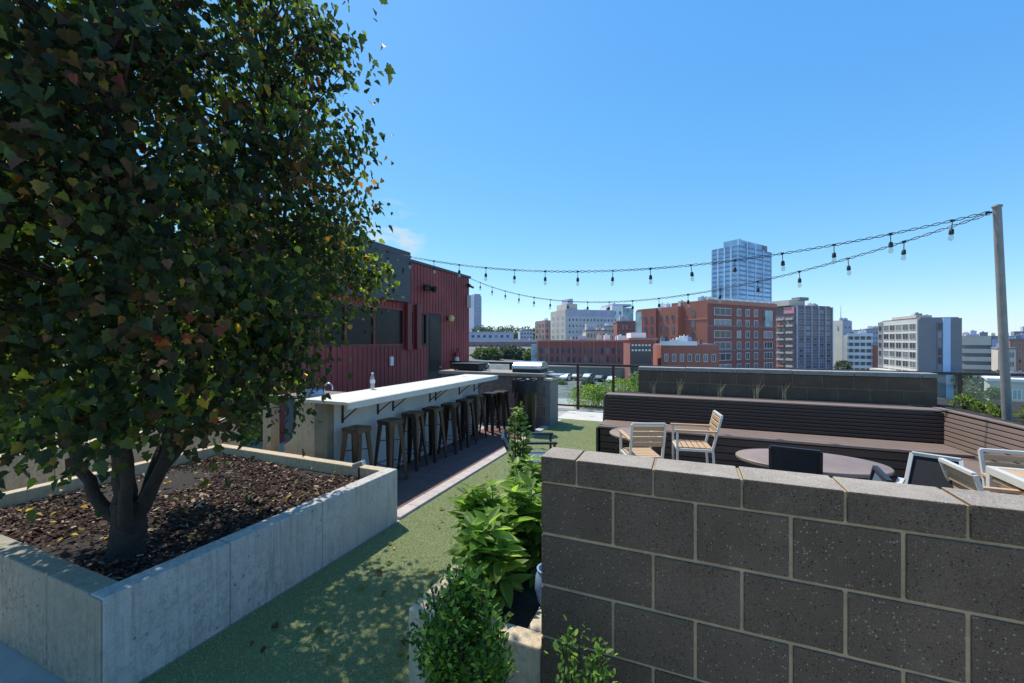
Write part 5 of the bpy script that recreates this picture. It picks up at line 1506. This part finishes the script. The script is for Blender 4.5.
def retaining_wall():
    p = world(548, 112); q = world(655, 104); d = q - p
    root = empty('retaining_wall', (p.x, p.y, -10), math.atan2(d.y, d.x), 'mottled grey stone retaining wall below the long brick building', 'wall')
    MB().box(0, d.length, 0, 1, 0, 4.7).build('stonework', blockmat('far stone', (.20, .19, .18), (.42, .4, .37), .4), root)
    MB().box(-.1, d.length + .1, -.15, 1.1, 4.701, 5.0).build('coping', CONC, root)
retaining_wall()
# ---- city trees
def city_tree_proto(h, r, pal, n, ls):
    root = empty('city_tree', (0, 0, 0), 0)
    MB().tube([(0, 0, 0), (0, 0, h * .6)], [h * .03, h * .012], 7).build('trunk', M['bark_far'], root, fix=False)
    a = rnd_dirs(n); q = NR.uniform(.35, 1, (n, 1)) ** .5; lob = 1 + .2 * np.sin(a[:, :1] * 6 + 1) * np.cos(a[:, 2:] * 5)
    pos = a * q * lob * np.array([r, r, h * .38]) + np.array([0, 0, h * .62])
    leaf_cloud('crown', pos, a + NR.normal(0, .7, (n, 3)), NR.normal(0, 1, (n, 3)) + np.array([0, 0, .8]), NR.uniform(.7, 1.3, n) * ls, sh_oval(), palette(n, pal), M['leaf_far'], root)
    return root
FARG = [(4, (.19, .25, .10)), (3, (.28, .34, .14)), (2, (.12, .16, .08))]
FARD = [(4, (.16, .20, .14)), (3, (.23, .27, .19)), (2, (.11, .14, .10))]
t1 = city_tree_proto(6.0, 2.6, FARG, 800, .9); t2 = city_tree_proto(6.5, 2.8, FARD, 800, .9)
first = {0: True, 1: True}
trees = [(560, 90, 0, 380, .55), (588, 92, 1, 379, .5), (968, 85, 0, 386, .6), (995, 88, 0, 388, .5), (1015, 100, 1, 384, .7), (964, 120, 0, 374, .8), (472, 150, 0, 355, .9), (482, 140, 0, 348, 1.0), (492, 142, 0, 347, 1.0), (503, 150, 1, 348, 1.0), (513, 150, 1, 347, 1.05), (522, 152, 1, 350, .9), (531, 145, 0, 349, 1.0), (982, 110, 1, 380, .9), (1004, 130, 1, 372, .9), (975, 95, 0, 392, .6), (843, 150, 1, 362, .8)]
tl = ['small green tree in the lot behind the railing glass, nearest the pier', 'small green tree in the lot behind the railing glass, right of its post', 'small green tree in the lot right of the hotel, nearest', 'small green tree in the lot beside the light pole', 'dark tree right of the light pole', 'green tree tight against the right side of the hotel base', 'green tree next to the red building corner in the far row', 'bright green tree, second of the far row beyond the grill', 'bright green tree, third of the far row beyond the grill', 'grey green tree, fourth of the far row beyond the grill', 'grey green tree, fifth of the far row beyond the grill', 'grey green tree, sixth of the far row beyond the grill', 'green tree at the glass corner of the long low brick building',
      'dark tree in the parking lot right of the hotel', 'dark tree left of the low white roofed building', 'small green tree at the kerb right of the hotel base', 'small tree before the beige slab']
for (px, d, k, py, s_), l in zip(trees, tl):
    pr = (t1, t2)[k]
    o = pr if first[k] else copy_tree(pr); first[k] = False
    top = H - (py - CY) / F * d; p = world(px, d)
    o.location = (p.x, p.y, top - 6.2 * s_); o.scale = (s_, s_, s_); o.rotation_euler = (0, 0, R.uniform(0, 6))
    tag(o, l, 'tree', 'trees in the city')
# wooded skyline on the ridge: one mass
def ridge_wood():
    P_, S_ = [], []
    for i in range(150):
        px = R.uniform(466, 560); d = R.uniform(420, 620); top = R.uniform(325, 337); p = world(px, d)
        zc = H - (top - CY) / F * d
        for k in range(60):
            q = NR.normal(0, 1, 3); q = q / np.linalg.norm(q) * R.random() ** .4
            P_.append((p.x + q[0] * 7, p.y + q[1] * 7, zc - 5 + q[2] * 5)); S_.append(R.uniform(1.5, 3.0))
    n = len(P_)
    o = leaf_cloud('woodland', P_, rnd_dirs(n), rnd_dirs(n) + np.array([0, 0, .6]), S_, sh_oval(), palette(n, [(4, (.13, .18, .11)), (3, (.19, .24, .15)), (2, (.09, .12, .09))]), M['leaf_far'])
    tag(o, 'hazy green woodland on the far left ridge', 'trees', kind='stuff')
ridge_wood()
# ---- parked cars
def car_proto():
    root = empty('parked_car', (0, 0, 0), 0)
    prof = [(-2.15, .35), (-2.2, .75), (-2.05, .92), (-1.45, .98), (-.85, 1.42), (.75, 1.45), (1.35, 1.0), (2.1, .88), (2.2, .6), (2.15, .35)]
    MB().prism(prof, -.86, .86, 'y').build('body', plain('car paint', (.55, .55, .56), .3, 0, .05, 1, 0), root, bevel=.08)
    gl_ = [(-1.25, 1.0), (-.82, 1.36), (.70, 1.39), (1.15, 1.02)]
    MB().prism(gl_, -.875, .875, 'y').build('side_window', PANE, root)
    for x in (-1.35, 1.35):
        for y in (-.80, .80):
            wm = MB(); wm.tube([(x, y - .1, .33), (x, y + .1, .33)], .33, 16); wm.build('wheel', M['black'], root, smooth=True)
    return root
cp = car_proto(); carl = ['silver car', 'white car', 'dark car', 'red car']
cmats = [None, plain('white car paint', (.75, .75, .75), .3, 0, .05, 1, 0), plain('dark car paint', (.04, .045, .055), .3, 0, .05, 1, 0), plain('red car paint', (.4, .03, .03), .3, 0, .05, 1, 0)]
cars = [(985, 92, 0, .3, 'in the lot below the right railing'), (992, 100, 2, .3, 'in the lot below the right railing, farther back'), (978, 105, 1, .2, 'nearest the hotel base'), (1001, 118, 3, 1.2, 'by the dark lot tree'),
        (566, 98, 1, 1.5, 'in the lot behind the left railing glass'), (577, 100, 2, 1.5, 'in the lot left of the railing post'), (588, 102, 0, 1.5, 'in the lot right of the railing post'), (600, 101, 2, 1.5, 'in the lot toward the rear block wall'), (612, 100, 1, 1.5, 'in the lot beside the rear block wall edge')]
for i, (px, d, k, a, l) in enumerate(cars):
    o = cp if i == 0 else copy_tree(cp)
    p = world(px, d); o.location = (p.x, p.y, ground_z(p.x, p.y) + .02); o.rotation_euler = (0, 0, a)
    if k:
        bo = [c for c in o.children if c.name.startswith('body')][0]; bo.data = bo.data.copy(); bo.data.materials[0] = cmats[k]
    tag(o, carl[k] + ' parked ' + l, 'car', 'cars parked in the city lots')
